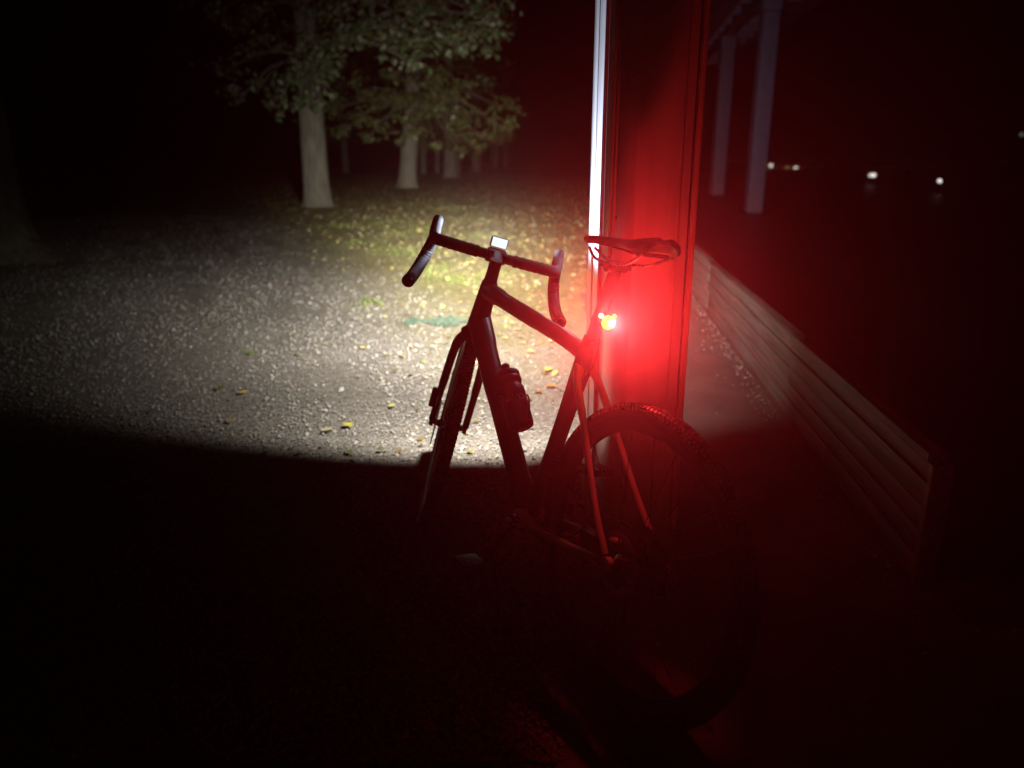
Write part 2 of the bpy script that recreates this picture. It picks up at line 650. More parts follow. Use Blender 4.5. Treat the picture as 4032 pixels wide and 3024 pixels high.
def make_gravel():
    n = 190000
    y = 1.3 + 16 * rng.random(n) ** 1.75
    x = rng.uniform(-1, 1, n) * (1.2 + 0.6 * y) - 0.3 * y
    wall_x = W0.x + (y - W0.y) * 0.1
    b = x - wall_x
    dv = y + 2.2 * np.minimum(x, -0.2) + 0.7 * np.sin(x * 1.9) + rng.normal(0, 0.5, n)
    keep = (b < -1.0) & (rng.random(n) < np.clip(1.02 - (dv - 2.6) / 2.6, 0.05, 1))
    bare = np.sin(x * 3.1 + 1.7 * np.sin(y * 1.1)) * np.sin(y * 2.3 + 1.3 * np.sin(x * 1.7)) + 0.5 * np.sin(x * 9 + y * 4)
    keep &= rng.random(n) > np.clip((bare - 0.35) * 0.9, 0, 0.75)
    rut = np.abs(x + 1.62 + 0.045 * np.sin(y * 3) - 0.02 * (y - 5)) < 0.016
    keep &= ~(rut & (y > 4.2) & (y < 6.4))
    x, y = x[keep], y[keep]
    # crumbs gathered along the foot of the bench and strewn over the paving
    m = 900
    a2 = rng.uniform(-0.2, 7.5, m)
    b2 = -np.abs(rng.normal(0, 0.05, m)) - 0.014
    m3 = 340
    a3 = rng.uniform(-2.6, 6, m3)
    b3 = -rng.uniform(0.05, 0.95, m3)
    m4 = 160
    a4 = rng.uniform(0.0, 1.6, m4)
    m4y = -np.abs(rng.normal(0, 0.02, m4)) - 0.215
    aa, bb = np.concatenate([a2, a3]), np.concatenate([b2, b3])
    x = np.concatenate([x, W0.x + aa * WD.x + bb * WN.x, W0.x + a4 * WN.x])
    y = np.concatenate([y, W0.y + aa * WD.y + bb * WN.y, W0.y + a4 * WN.y + m4y])
    # loose grit round the bicycle's wheels
    m5 = 500
    x = np.concatenate([x, rng.uniform(-1.2, 1.1, m5)])
    y = np.concatenate([y, rng.uniform(0.75, 2.6, m5)])
    n = len(x)
    S = np.clip(rng.lognormal(-5.5, 0.45, n), 0.0024, 0.018)
    z = -0.006 + S * 0.2
    g = np.clip(rng.normal(0.34, 0.07, n), 0.14, 0.62)
    tint = rng.normal(0, 0.05, (n, 3)) + np.array([1.04, 0.975, 0.92])
    C = np.clip(g[:, None] * tint, 0.03, 0.85)
    V, F, CC = stones(np.stack([x, y, z], 1), S, C)
    leaf_cloud('gravel', M_STONE, V.tolist(), F.tolist(), CC, kind='stuff')


make_gravel()


def leaf_quads(P, size, tilt, cols, aspect=0.62):
    """folded diamond leaves: 4 vertices, 2 triangles"""
    n = len(P)
    a = rng.uniform(0, 2 * np.pi, n)
    d = np.stack([np.cos(a), np.sin(a), rng.normal(0, tilt, n)], 1)
    d /= np.linalg.norm(d, axis=1)[:, None]
    up = np.stack([rng.normal(0, tilt, n), rng.normal(0, tilt, n), np.ones(n)], 1)
    s = np.cross(up, d)
    s /= np.linalg.norm(s, axis=1)[:, None]
    nn = np.cross(d, s)
    L = np.asarray(size)[:, None]
    fold = rng.uniform(0.05, 0.3, n)[:, None]
    V = np.stack([P - d * L, P + s * L * aspect + nn * L * fold, P + d * L, P - s * L * aspect + nn * L * fold], 1)
    F = (np.array([(0, 1, 2), (0, 2, 3)])[None] + 4 * np.arange(n)[:, None, None]).reshape(-1, 3)
    C = np.repeat(np.concatenate([cols, np.ones((n, 1))], 1)[:, None, :], 4, 1)
    return V.reshape(-1, 3), F, C.reshape(-1, 4)


def make_litter():
    n = 46000
    y = 3.0 + 62 * rng.random(n) ** 2.1
    x = rng.uniform(-0.62, 0.25, n) * y + rng.normal(0, 0.5, n)
    dv = y + 2.2 * np.minimum(x, -0.2) + rng.normal(0, 0.8, n)
    wall_x = W0.x + (y - W0.y) * 0.1
    keep = (rng.random(n) < np.clip((dv - 3.8) / 4.5, 0.004, 1)) & (x < wall_x - 1.0)
    x, y = x[keep], y[keep]
    n = len(x)
    pal = np.array([(0.28, 0.23, 0.10), (0.24, 0.18, 0.09), (0.19, 0.14, 0.07), (0.36, 0.33, 0.17), (0.34, 0.32, 0.24), (0.18, 0.21, 0.06), (0.42, 0.36, 0.13), (0.30, 0.27, 0.15)])
    C = pal[rng.integers(0, len(pal), n)] * rng.uniform(0.7, 1.25, (n, 1))
    sz = rng.uniform(0.012, 0.034, n)
    P = np.stack([x, y, rng.uniform(0.002, 0.018, n)], 1)
    V, F, CC = leaf_quads(P, sz * (1 + np.clip(y - 8, 0, 30) * 0.03), 0.14 + 0.22 * np.exp(-((y - 13) / 8) ** 2), C)
    leaf_cloud('leaf_litter', M_LITTER, V.tolist(), F.tolist(), CC, kind='stuff')


make_litter()


def make_grass():
    spots = [(1480, 880, .5), (1560, 920, .45), (1650, 905, .5), (1400, 960, .4), (1540, 985, .3), (1860, 870, .5), (1620, 1000, .35), (1700, 1060, .3),
             (1455, 1195, .14), (1890, 930, .4), (1760, 820, .8), (1600, 800, .9), (1950, 1080, .2), (1820, 1110, .25), (1330, 890, .5), (868, 1535, .015), (988, 1395, .012), (1745, 1090, .3)]
    V, F, C = [], [], []
    for px, py, r in spots:
        c = ground_at(px, py)
        n = int(300 * r + 14)
        for k in range(n):
            q = Vector((random.gauss(0, r * 0.55), random.gauss(0, r * 0.8), 0)) + c
            h = random.uniform(0.015, 0.05)
            a = random.uniform(0, 6.28)
            w = random.uniform(0.002, 0.004)
            dx, dy = math.cos(a) * w, math.sin(a) * w
            lx, ly = random.gauss(0, 0.5) * h, random.gauss(0, 0.5) * h
            b = len(V)
            V += [(q.x - dx, q.y - dy, 0), (q.x + dx, q.y + dy, 0), (q.x + lx * .5 + dx * .7, q.y + ly * .5 + dy * .7, h * .65), (q.x + lx, q.y + ly, h)]
            F += [(b, b + 1, b + 2), (b, b + 2, b + 3)]
            g = random.uniform(0.7, 1.3)
            C += [(0.13 * g, 0.19 * g, 0.035 * g, 1)] * 4
    leaf_cloud('grass', M_GRASS, V, F, C, kind='stuff')


make_grass()


# dark green patch of small grains where the verge meets the gravel
def make_green_patch():
    c = ground_at(1740, 1268)
    pts = []
    P, S = [], []
    for k in range(1500):
        u = random.uniform(-1, 1)
        v = random.gauss(0, 0.33)
        top = 0.55 + 0.35 * math.sin(u * 5 + 1)
        if abs(v) > top or abs(v) > 1.05 * math.sqrt(max(0, 1 - u * u)) + 0.1: continue
        if math.sin(u * 11 + v * 7) + math.sin(u * 5 - v * 13) < -0.9: continue
        P.append((c.x + u * 0.28, c.y + v * 0.26, 0.004 + random.uniform(0, .008)))
        S.append(random.uniform(0.006, 0.014))
    P, S = np.array(P), np.array(S)
    g = rng.uniform(0.6, 1.3, (len(P), 1))
    V, F, CC = stones(P, S, np.clip(np.array([[0.055, 0.090, 0.066]]) * g, 0, 1))
    leaf_cloud('green_patch', M_STONE, V.tolist(), F.tolist(), CC, kind='stuff')


make_green_patch()

# the fallen leaves that stand out one by one
LEAF_SPOTS = [
    (1372, 1682, 0.034, (0.62, 0.55, 0.10), 'bright yellow fallen leaf on pale gravel in front of the front wheel'),
    (962, 1552, 0.034, (0.60, 0.50, 0.10), 'yellow fallen leaf lying alone on the gravel, second largest yellow one'),
    (1545, 1603, 0.026, (0.62, 0.56, 0.16), 'small yellow leaf on gravel just off the fork blade'),
    (2158, 1462, 0.036, (0.66, 0.58, 0.12), 'yellow fallen leaf seen between down tube and seat tube'),
    (2172, 1528, 0.038, (0.42, 0.22, 0.07), 'brown curled leaf just below the yellow one inside the frame triangle'),
    (2120, 1548, 0.026, (0.36, 0.16, 0.06), 'reddish brown leaf scrap on gravel beside the water bottle'),
    (1812, 1322, 0.036, (0.55, 0.24, 0.07), 'orange fallen leaf on the gravel beside the head tube'),
    (280, 1272, 0.045, (0.55, 0.48, 0.34), 'pale beige leaf farthest out on the dim gravel edge'),
    (812, 1297, 0.040, (0.55, 0.48, 0.30), 'pale leaf on the dim gravel in line with the handlebar drop'),
    (632, 1370, 0.040, (0.50, 0.44, 0.20), 'thin curved pale leaf on the dark side of the gravel'),
    (985, 1186, 0.046, (0.60, 0.55, 0.42), 'whitish leaf on gravel near the dark verge'),
    (500, 1158, 0.052, (0.42, 0.30, 0.16), 'tan leaf high up on the dim gravel before the big trunk'),
    (605, 1325, 0.035, (0.35, 0.20, 0.08), 'small rust brown leaf on the dim gravel'),
    (1625, 1375, 0.030, (0.36, 0.18, 0.08), 'brown leaf on the bright gravel near the dark green patch'),
    (1808, 1060, 0.050, (0.62, 0.56, 0.42), 'cream leaf on the bright verge under the handlebar'),
    (1880, 885, 0.075, (0.62, 0.52, 0.12), 'yellow leaf on the verge above the handlebar'),
]
for k, (px, py, sz, colr, lab) in enumerate(LEAF_SPOTS):
    c = ground_at(px, py)
    m = MB()
    seg = 9
    a = random.uniform(0, 6.28)
    ca, sa = math.cos(a), math.sin(a)
    vs, fs = [], []
    for i in range(seg + 1):
        t = i / seg
        w = sz * 0.62 * math.sin(math.pi * t ** 0.8) * (1 + 0.18 * math.sin(i * 2.4 + k))
        x = (t - 0.5) * 2 * sz
        lift = 0.10 * sz + 0.5 * sz * (t - 0.5) ** 2 * (1.2 if k % 2 else 0.6)
        for s_, w_ in ((-1, w), (0, 0), (1, w)):
            yy = s_ * w_
            vs.append((x * ca - yy * sa, x * sa + yy * ca, lift + abs(s_) * w * 0.28 + 0.004))
    for i in range(seg):
        b = i * 3
        fs += [(b, b + 1, b + 4, b + 3), (b + 1, b + 2, b + 5, b + 4)]
    m.add(vs, fs)
    m.add([(-sz * ca * 1.0 + p * sa, -sz * sa * 1.0 - p * ca, 0.006 + q) for p, q in ((-.0012, 0), (.0012, 0))] +
          [(-sz * ca * 1.5 + p * sa, -sz * sa * 1.5 - p * ca, 0.010) for p in (-.0009, .0009)], [(0, 1, 3, 2)])
    mt = material('leaf_colour_%d' % k, colr, 0.5, noise=(60, 0.25))
    o = m.build('fallen_leaf', mt)
    o.location = (c.x, c.y, 0.002)
    tag(o, lab, 'leaf', 'single fallen leaves')


# ------------------------------------------------------------------ trees
def trunk_mesh(x, y, r, h, flare=1.5, lean=(0, 0), seed=0, seg=22):
    rr = random.Random(seed)
    m = MB()
    prof = [(0.0, flare), (0.08, 1 + (flare - 1) * .72), (0.25, 1 + (flare - 1) * .42), (0.55, 1 + (flare - 1) * .18), (1.0, 1.04), (1.8, 1.0), (h * .5, 0.88), (h * .8, 0.7), (h, 0.5)]
    ph = [rr.uniform(0, 6.28) for _ in range(3)]
    vs, fs = [], []
    for z, k in prof:
        cx, cy = lean[0] * z, lean[1] * z
        for i in range(seg):
            a = 2 * math.pi * i / seg
            but = max(0.0, k - 1.0)
            q = r * k * (1 + 0.04 * math.sin(3 * a + ph[0] + z) + 0.03 * math.sin(7 * a + ph[1] + z * 2) + but * 0.28 * math.sin(5 * a + ph[2]))
            vs.append((cx + q * math.cos(a), cy + q * math.sin(a), z - 0.03))
    for j in range(len(prof) - 1):
        for i in range(seg):
            i2 = (i + 1) % seg
            fs.append((j * seg + i, j * seg + i2, (j + 1) * seg + i2, (j + 1) * seg + i))
    fs.append(tuple(range((len(prof) - 1) * seg, len(prof) * seg)))
    return m.add(vs, fs)


def limb(m, a, b, r0, r1, sag=0.0, rr=random):
    a, b = Vector(a), Vector(b)
    pts = []
    for i in range(7):
        t = i / 6
        p = a.lerp(b, t)
        p.z += (math.sin(math.pi * t) * (b - a).length * 0.10) - sag * t * t
        p.x += rr.uniform(-.06, .06) * (b - a).length * 0.3
        p.y += rr.uniform(-.06, .06) * (b - a).length * 0.3
        pts.append(p)
    m.tube(pts, [r0 + (r1 - r0) * i / 6 for i in range(7)], seg=8)
    return pts


GREEN = np.array([(0.07, 0.13, 0.045), (0.09, 0.16, 0.06), (0.12, 0.18, 0.08), (0.20, 0.24, 0.13), (0.045, 0.09, 0.035), (0.26, 0.28, 0.19)])
OLIVE = np.array([(0.075, 0.115, 0.035), (0.10, 0.14, 0.045), (0.13, 0.15, 0.055), (0.05, 0.08, 0.025), (0.17, 0.17, 0.075)])
RUST = np.array([(0.20, 0.11, 0.06), (0.22, 0.17, 0.12), (0.2, 0.16, 0.05)])


def make_tree(x, y, r, h, label, clumps, crown, leaf=0.075, lean=(0, 0), flare=1.5, seed=0, pal=GREEN, per=230, rust=0.04, group='trees of the avenue'):
    """clumps: extra foliage masses (X, Y, Z, radius) in world space; crown=(cz, rx, rz, n)"""
    rr = random.Random(seed)
    root = empty('avenue_tree', (x, y, 0))
    tag(root, label, 'tree', group)
    trunk_mesh(x, y, r, h, flare, lean, seed).build('trunk', M_BARK, root, angle=60)
    lm = MB()
    cl = [(cx - x, cy - y, cz, cr) for cx, cy, cz, cr in clumps]
    cz, rx, rz, n = crown
    for k in range(n):
        a = rr.uniform(0, 6.28)
        u = rr.random() ** 0.5
        zz = rr.uniform(-1, 1)
        q = math.sqrt(max(0.05, 1 - zz * zz)) * rx * u
        cl.append((math.cos(a) * q, math.sin(a) * q, cz + zz * rz, rr.uniform(0.5, 1.1)))
    starts = [Vector((lean[0] * z, lean[1] * z, z)) for z in (h * .42, h * .55, h * .7, h * .85)]
    for i, c in enumerate(cl):
        if i < len(clumps) or i % 3 == 0:
            s0 = min(starts, key=lambda q: (q - Vector(c[:3])).length + max(0, q.z - c[2] - 1.5) * 2)
            limb(lm, s0, c[:3], r * 0.16, 0.015, 0.15, rr)
    if lm.v: lm.build('limb', M_BARK, root)
    PP, SS, CC = [], [], []
    for c in cl:
        n = int(per * c[3] ** 2)
        # a clump is a handful of twig sprays, not a ball
        sprays = rng.normal(0, 0.45, (7, 3)) * c[3] * np.array([1, 1, .6])
        idx = rng.integers(0, 7, n)
        P = np.array(c[:3]) + sprays[idx] + rng.normal(0, 0.24, (n, 3)) * c[3] * np.array([1, 1, .55])
        PP.append(P)
        SS.append(rng.uniform(0.6, 1.25, n) * leaf)
        C = pal[rng.integers(0, len(pal), n)] * rng.uniform(0.7, 1.3, (n, 1))
        w = rng.random(n) < rust
        C[w] = RUST[rng.integers(0, 3, w.sum())]
        CC.append(C)
    V, F, C = leaf_quads(np.concatenate(PP), np.concatenate(SS), 0.75, np.concatenate(CC), 0.55)
    leaf_cloud('crown', M_LEAF, V.tolist(), F.tolist(), C, parent=root)
    return root


def at_px(lst):
    out = []
    for px, py, Y, r_ in lst:
        p = survey(px, py, Y)
        out.append((p.x, p.y, p.z, r_))
    return out


# first tree of the avenue, its low boughs reaching over the path
make_tree(-5.07, 20.4, 0.31, 8.5, 'stout grey tree trunk beside the verge, nearest of the lit avenue, with low leafy boughs', at_px([
    (1960, 55, 17.0, .62), (1900, 110, 17.2, .62), (1830, 160, 17.0, .6), (1760, 120, 17.6, .7), (1700, 190, 17.4, .6), (1640, 90, 18.0, .75), (1600, 200, 17.6, .5), (1650, 240, 17.3, .4),
    (1540, 130, 18.0, .6), (1450, 60, 18.3, .7), (1420, 140, 18.6, .5), (1350, 110, 18.6, .55), (1730, 30, 17.8, .8), (1560, 20, 18.3, .8), (1880, 20, 17.4, .7), (1300, 40, 19, .7),
    (1180, 120, 18.8, .7), (1050, 180, 18.5, .6), (1120, 300, 18.0, .6), (1010, 330, 18.2, .5), (1180, 390, 18.0, .55), (1100, 410, 18.2, .45), (1240, 300, 19.0, .5), (1300, 270, 19.3, .4),
    (960, 60, 18, .5), (820, 30, 17.5, .45), (920, 390, 18.3, .35), (880, 260, 18.2, .5), (1290, 340, 19.2, .35), (1000, 60, 18, .6), (1240, 420, 18.2, .32), (1290, 200, 18.2, .5), (1230, 230, 18.4, .5)]),
    (8.5, 5.2, 2.6, 42), leaf=0.082, seed=3, flare=1.35, per=270)
# second and third
make_tree(-4.49, 33.86, 0.36, 8, 'pale trunk catching the beam squarely, second in the avenue beyond the handlebar', at_px([
    (1340, 505, 32, .6), (1405, 455, 31, .8), (1440, 545, 31.5, .45), (1500, 500, 30.5, .6), (1545, 430, 31, .8), (1575, 560, 30, .35), (1640, 515, 30, .55), (1690, 440, 29.5, .8), (1725, 575, 30, .4),
    (1780, 500, 30, .65), (1815, 590, 31, .35), (1860, 455, 29, .75), (1905, 535, 30, .45), (1955, 480, 29, .6), (1610, 370, 31, .9), (1490, 380, 32, .8), (1760, 370, 30, .9), (2000, 505, 29, .35), (1870, 570, 31.5, .4),
    (1300, 430, 33, .7), (1700, 310, 30, .8), (1850, 340, 30, .8), (1960, 400, 30, .6), (1420, 340, 32, .7), (1550, 300, 31, .7)]),
    (8.6, 5.2, 3.0, 40), leaf=0.105, lean=(0.085, 0), seed=5, flare=1.5, pal=OLIVE, per=260)
make_tree(-3.95, 51.0, 0.42, 9, 'third trunk of the avenue, dimmer, just past the pale one', at_px([
    (1820, 560, 47, 1.1), (1900, 520, 46, 1.3), (1980, 540, 46, 1.1) , (1750, 580, 48, 1.0), (1880, 590, 47, .7), (1700, 560, 49, 1.1)]),
    (8.5, 5.6, 3.6, 40), leaf=0.14, seed=9, pal=OLIVE, per=180)
far_trees = [
    (-3.35, 74, .42, 'fourth trunk of the avenue, faint grey'), (-2.0, 94, .42, 'fifth trunk of the avenue, fainter still'), (-0.9, 112, .40, 'sixth trunk of the avenue, almost lost in the dark'),
    (-6.95, 62, .24, 'thin trunk between the second and third avenue trees'), (-6.3, 67, .22, 'thinner trunk close to the third avenue tree'), (-4.55, 66.5, .2, 'slender stem just past the third avenue trunk'),
    (-14.7, 70, .28, 'lone thin trunk in the dark between the first two avenue trees')]
for k, (x, y, r, lab) in enumerate(far_trees):
    make_tree(x, y, r, 8.5, lab, [], (7.0, 4.6, 4.2, 46), leaf=0.16, seed=20 + k, pal=OLIVE, per=60)
# big dark trunk close by, hardly lit
make_tree(-6.72, 9.6, 0.58, 9, 'massive dark trunk with flared roots at the dim edge of the gravel', [], (10.5, 4.5, 2.2, 14), leaf=0.07, seed=31, flare=1.75, group='trees beside the path', per=120)


# ------------------------------------------------------------------ pillar of the shelter
def make_pillar():
    root = empty('shelter_pillar', (0.37, 2.2, 0))
    tag(root, 'tall white painted pillar the bicycle leans against, red in the tail light', 'pillar')
    ox, oy = 0.37, 2.2
    top = 2.66
    L = lambda pts: [(x - ox, y - oy) for x, y in pts]
    MB().prism(L([(0.300, 1.915), (0.434, 1.915), (0.440, 1.93), (0.440, 2.295), (0.269, 2.295), (0.269, 1.975)]), -0.02, top).build('shaft', M_PAINT, root, bevel=0.006)
    MB().prism(L([(0.262, 2.298), (0.430, 2.298), (0.430, 2.625), (0.262, 2.625)]), -0.02, top).build('rear_shaft', M_PAINT, root, bevel=0.003)
    # beads and grooves on the side towards the path
    MB().prism(L([(0.262, 2.10), (0.2692, 2.10), (0.2692, 2.125), (0.262, 2.125)]), 0.9, top).build('bead', M_TRIM, root, bevel=0.002)
    MB().prism(L([(0.264, 2.03), (0.2692, 2.03), (0.2692, 2.04), (0.264, 2.04)]), 0.9, top).build('bead', M_TRIM, root, bevel=0.0015)
    MB().prism(L([(0.2585, 2.30), (0.2622, 2.30), (0.2622, 2.44), (0.2585, 2.44)]), 0.0, top).build('cover_strip', M_PAINT, root, bevel=0.001)
    MB().prism(L([(0.2585, 2.475), (0.2622, 2.475), (0.2622, 2.60), (0.2585, 2.60)]), 0.0, top).build('cover_strip', M_PAINT, root, bevel=0.001)
    # angle bead on the outer corner
    MB().prism(L([(0.4405, 1.905), (0.452, 1.905), (0.454, 1.915), (0.454, 2.0), (0.4405, 2.0)]), 0.0, top).build('corner_trim', M_TRIM, root, bevel=0.003)
    MB().prism(L([(0.405, 1.9115), (0.4095, 1.9115), (0.4095, 1.9149), (0.405, 1.9149)]), 0.0, top).build('panel_joint', M_TRIM, root)
    # low plinth board
    MB().prism(L([(0.258, 1.965), (0.294, 1.905), (0.437, 1.905), (0.4395, 1.9148), (0.2985, 1.9148), (0.2672, 1.972)]), 0.0, 0.09).build('plinth', M_DARKWOOD, root, bevel=0.002)
    # two screw heads
    for z in (1.42, 1.05):
        MB().lathe((0.2686 - ox, 2.0 - oy, z), (-1, 0, 0), [(0.006, 0), (0.006, 0.002), (0.004, 0.003)], 10).build('screw', M_DKSTEEL, root)


make_pillar()


# ------------------------------------------------------------------ low board wall along the quay
def make_wall():
    ang = math.atan2(-WD.x, WD.y)
    root = empty('board_wall', W0)
    root.rotation_euler = (0, 0, ang)
    tag(root, 'low timber board wall along the paved quay edge, pale where the beam grazes it', 'wall')
    ln = 14.0
    cuts = [0.0, 1.55, 4.2, 7.4, 10.2, ln]
    for i, (z0, z1) in enumerate(((0.006, 0.085), (0.092, 0.160), (0.166, 0.232), (0.239, 0.312), (0.320, 0.372))):
        for a, b in zip(cuts[:-1], cuts[1:]):
            o = 0.003 * ((i * 7 + int(a * 3)) % 3)
            MB().box(o, 0.030, a + 0.002, b - 0.002, z0, z1).build('plank', M_PLANK, root, bevel=0.0035)
    for a, b in zip(cuts[:-1], cuts[1:]):
        MB().box(-0.010, 0.048, a + 0.002, b - 0.002, 0.376, 0.404).build('capping_board', M_PLANK, root, bevel=0.004)
    for a in (0.0, 1.5, 3.0, 4.5, 6.0, 7.5, 9.0, 10.5, 12.0, 13.4):
        MB().box(0.032, 0.056, a + 0.004, a + 0.085, -0.2, 0.374).build('stake', M_DARKWOOD, root, bevel=0.003)
    # end cover board
    MB().box(-0.004, 0.056, -0.024, 0.0, 0.0, 0.375).build('end_board', M_PLANK, root, bevel=0.003)


make_wall()
kb = empty('quay_kerb', W0)
kb.rotation_euler = (0, 0, math.atan2(-WD.x, WD.y))
tag(kb, 'flat dark stone kerb running off from the near end of the board wall', 'kerb')
for k in range(8):
    MB().box(0.062 + k * 0.6, 0.062 + k * 0.6 + 0.592, -0.20, 0.012, -0.3, 0.010 + 0.002 * (k % 2)).build('kerb_stone', material('kerb_stone_%d' % k, (0.06 + .008 * (k % 3), 0.055, 0.05), 0.8, noise=(9, 0.3)), kb, bevel=0.006)


# ------------------------------------------------------------------ bridge piers in the water
def pier_pos(px, py):
    return ground_at(px, py, WATER_Z)


def make_pier(px, py, wpx, label, top):
    p = pier_pos(px, py)
    w = wpx / 3000 * p.y
    root = empty('bridge_pier', (p.x, p.y, WATER_Z - 0.5))
    tag(root, label, 'pier', 'piers of the bridge')
    h = top - (WATER_Z - 0.5)
    MB().box(-w / 2, w / 2, -w / 2, w / 2, 0, h - 0.5).build('shaft', M_POST, root, bevel=0.05)
    MB().box(-w / 2 - .03, w / 2 + .03, -w / 2 - .03, w / 2 + .03, h - 0.498, h - 0.002).build('capital', M_POST, root, bevel=0.03)
    MB().box(-w / 2 - .05, w / 2 + .05, -w / 2 - .05, w / 2 + .05, 0.2, 0.55).build('collar', M_DARKWOOD, root, bevel=0.02)
    return p


TOPZ = 5.75
pA = make_pier(2962, 842, 60, 'nearer pale bridge pier standing in the dark water', TOPZ)
pB = make_pier(2820, 772, 47, 'farther pale bridge pier standing in the dark water', TOPZ + 0.5)
deck = empty('bridge_deck', (pA.x, pA.y, TOPZ))
tag(deck, 'dim underside of a bridge deck resting on the pale piers', 'bridge')
dv = Vector(((pB - pA).x, (pB - pA).y, 0.5))
ln_ = Vector((dv.x, dv.y, 0)).length
dd = dv / ln_
nn_ = Vector((dd.y, -dd.x, 0)).normalized()


def beam(a, b, n0, n1, z0, z1, name, mat):
    vs = []
    for t in (a, b):
        for q in (n0, n1):
            for z in (z0, z1):
                p = dd * t + nn_ * q
                vs.append((p.x, p.y, p.z + z))
    MB().add(vs, [(0, 1, 3, 2), (4, 6, 7, 5), (0, 4, 5, 1), (2, 3, 7, 6), (0, 2, 6, 4), (1, 5, 7, 3)]).build(name, mat, deck)


for q in (-0.9, 0.0, 1.6):
    beam(-1.5, 34, q - .22, q + .22, 0.0, 0.55, 'girder', M_POST)
for k in range(0, 12):
    beam(k * 2.8, k * 2.8 + 0.25, -0.66, 1.36, 0.12, 0.5, 'cross_beam', M_POST)
beam(-1.5, 34, -1.4, 2.2, 0.56, 0.9, 'deck_slab', M_DARKWOOD)

# ------------------------------------------------------------------ far lamps
M_POLE = material('lamp_pole', (0.05, 0.05, 0.05), 0.6)
LAMPS = [
    (3036, 652, 132, (1.0, 0.95, 0.85), 0.060, 'white lamp on the far bank, first past the pale pier'),
    (3133, 662, 132, (1.0, 0.95, 0.85), 0.060, 'white lamp at the end of the amber row of lights'),
    (3012, 648, 133, (1.0, 0.55, 0.08), 0.030, 'amber lamp far off, touching the nearer pale pier'),
    (3100, 661, 133, (1.0, 0.50, 0.22), 0.013, 'dim amber lamp in the far row, next to its white end lamp'),
    (3062, 660, 134, (1.0, 0.35, 0.15), 0.006, 'dimmest reddish lamp in the far row'),
    (3428, 690, 52, (1.0, 0.97, 0.90), 0.050, 'fainter of the two touching white lamps over the dark water'),
    (3440, 690, 50, (1.0, 0.98, 0.90), 0.080, 'brighter of the two touching white lamps over the dark water'),
    (3700, 713, 38, (1.0, 0.98, 0.88), 0.080, 'single white lamp over the water, alone in the dark'),
    (4022, 530, 120, (0.9, 1.0, 0.95), 0.006, 'very dim lamp standing high above the others'),
]
for k, (px, py, Y, colr, st, lab) in enumerate(LAMPS):
    p = survey(px, py, Y)
    rad = 7.5 / 3000 * Y
    z0 = WATER_Z - 0.4
    root = empty('mooring_lamp', (p.x, p.y, z0))
    tag(root, lab, 'lamp', 'lamps across the water')
    zz = p.z - z0
    MB().tube([(0, 0, 0), (0, 0, zz - rad * .9)], [0.09, 0.05], 8).build('pole', M_POLE, root)
    MB().lathe((0, 0, zz), (0, 0, 1), [(rad * math.sin(math.pi * i / 8) + .001, -rad * math.cos(math.pi * i / 8)) for i in range(9)], 16).build('globe', emitter('lamp_glow_%d' % k, colr, st), root)
    MB().lathe((0, 0, zz - rad), (0, 0, 1), [(0.06, -.12), (0.09, -.02), (0.06, 0.02)], 10).build('collar', M_POLE, root)

# ------------------------------------------------------------------ bicycle
BX, BY, PSI, LEAN, STEER = 0.2229, 1.4732, 0.50974, 0.14417, -0.48074
BIKE = Matrix.Translation((BX, BY, 0)) @ Matrix.Rotation(math.pi / 2 + PSI, 4, 'Z') @ Matrix.Rotation(LEAN, 4, 'X')
HT = Vector((0.8085, 0, 0.855))
AX = Vector((-0.317, 0, 0.948)).normalized()
ST = Matrix.Translation(HT) @ Matrix.Rotation(STEER, 4, AX) @ Matrix.Translation(-HT)
WR = 0.350                                   # wheel radius over the tyre

bike = empty('bicycle', mat=BIKE)
tag(bike, 'drop-bar gravel bicycle leaning on the white pillar, tail light lit', 'bicycle')


def axp(t): return HT + AX * t


# frame
frame = empty('frame', parent=bike)
MB().tube([axp(0.0), axp(-0.02), axp(-0.12), axp(-0.155)], [0.0235, 0.0255, 0.031, 0.0325], 18).build('head_tube', M_FRONT, frame)
MB().tube(spline([axp(-0.028) + Vector((-.012, 0, 0)), (0.70, 0, 0.813), (0.5, 0, 0.787), (0.38, 0, 0.771), (0.288, 0, 0.752)], 5), [0.028] * 4 + [0.0245] * 6 + [0.0225] * 6 + [0.022] * 5, 18, sq=(.92, 1.05)).build('top_tube', M_FRONT, frame)
MB().tube(spline([axp(-0.125), (0.76, 0, 0.63), (0.60, 0, 0.455), (0.47, 0, 0.318), (0.428, 0, 0.278)], 5), [0.036] * 4 + [0.033] * 4 + [0.0305] * 7 + [0.031] * 6, 20).build('down_tube', M_FRONT, frame)
MB().tube([(0.272, 0, 0.788), (0.283, 0, 0.752), (0.335, 0, 0.575), (0.4235, 0, 0.275)], [0.020, 0.025, 0.0215, 0.022], 18).build('seat_tube', M_FRONT, frame)
MB().lathe((0.4235, -0.043, 0.275), (0, 1, 0), [(0.021, 0), (0.026, 0.004), (0.026, 0.082), (0.021, 0.086)]).build('bottom_bracket_shell', M_FRAME, frame)
MB().tube([(0.2755, 0, 0.778), (0.2705, 0, 0.795)], 0.0215, 18).build('seat_clamp', M_BLACK, frame)
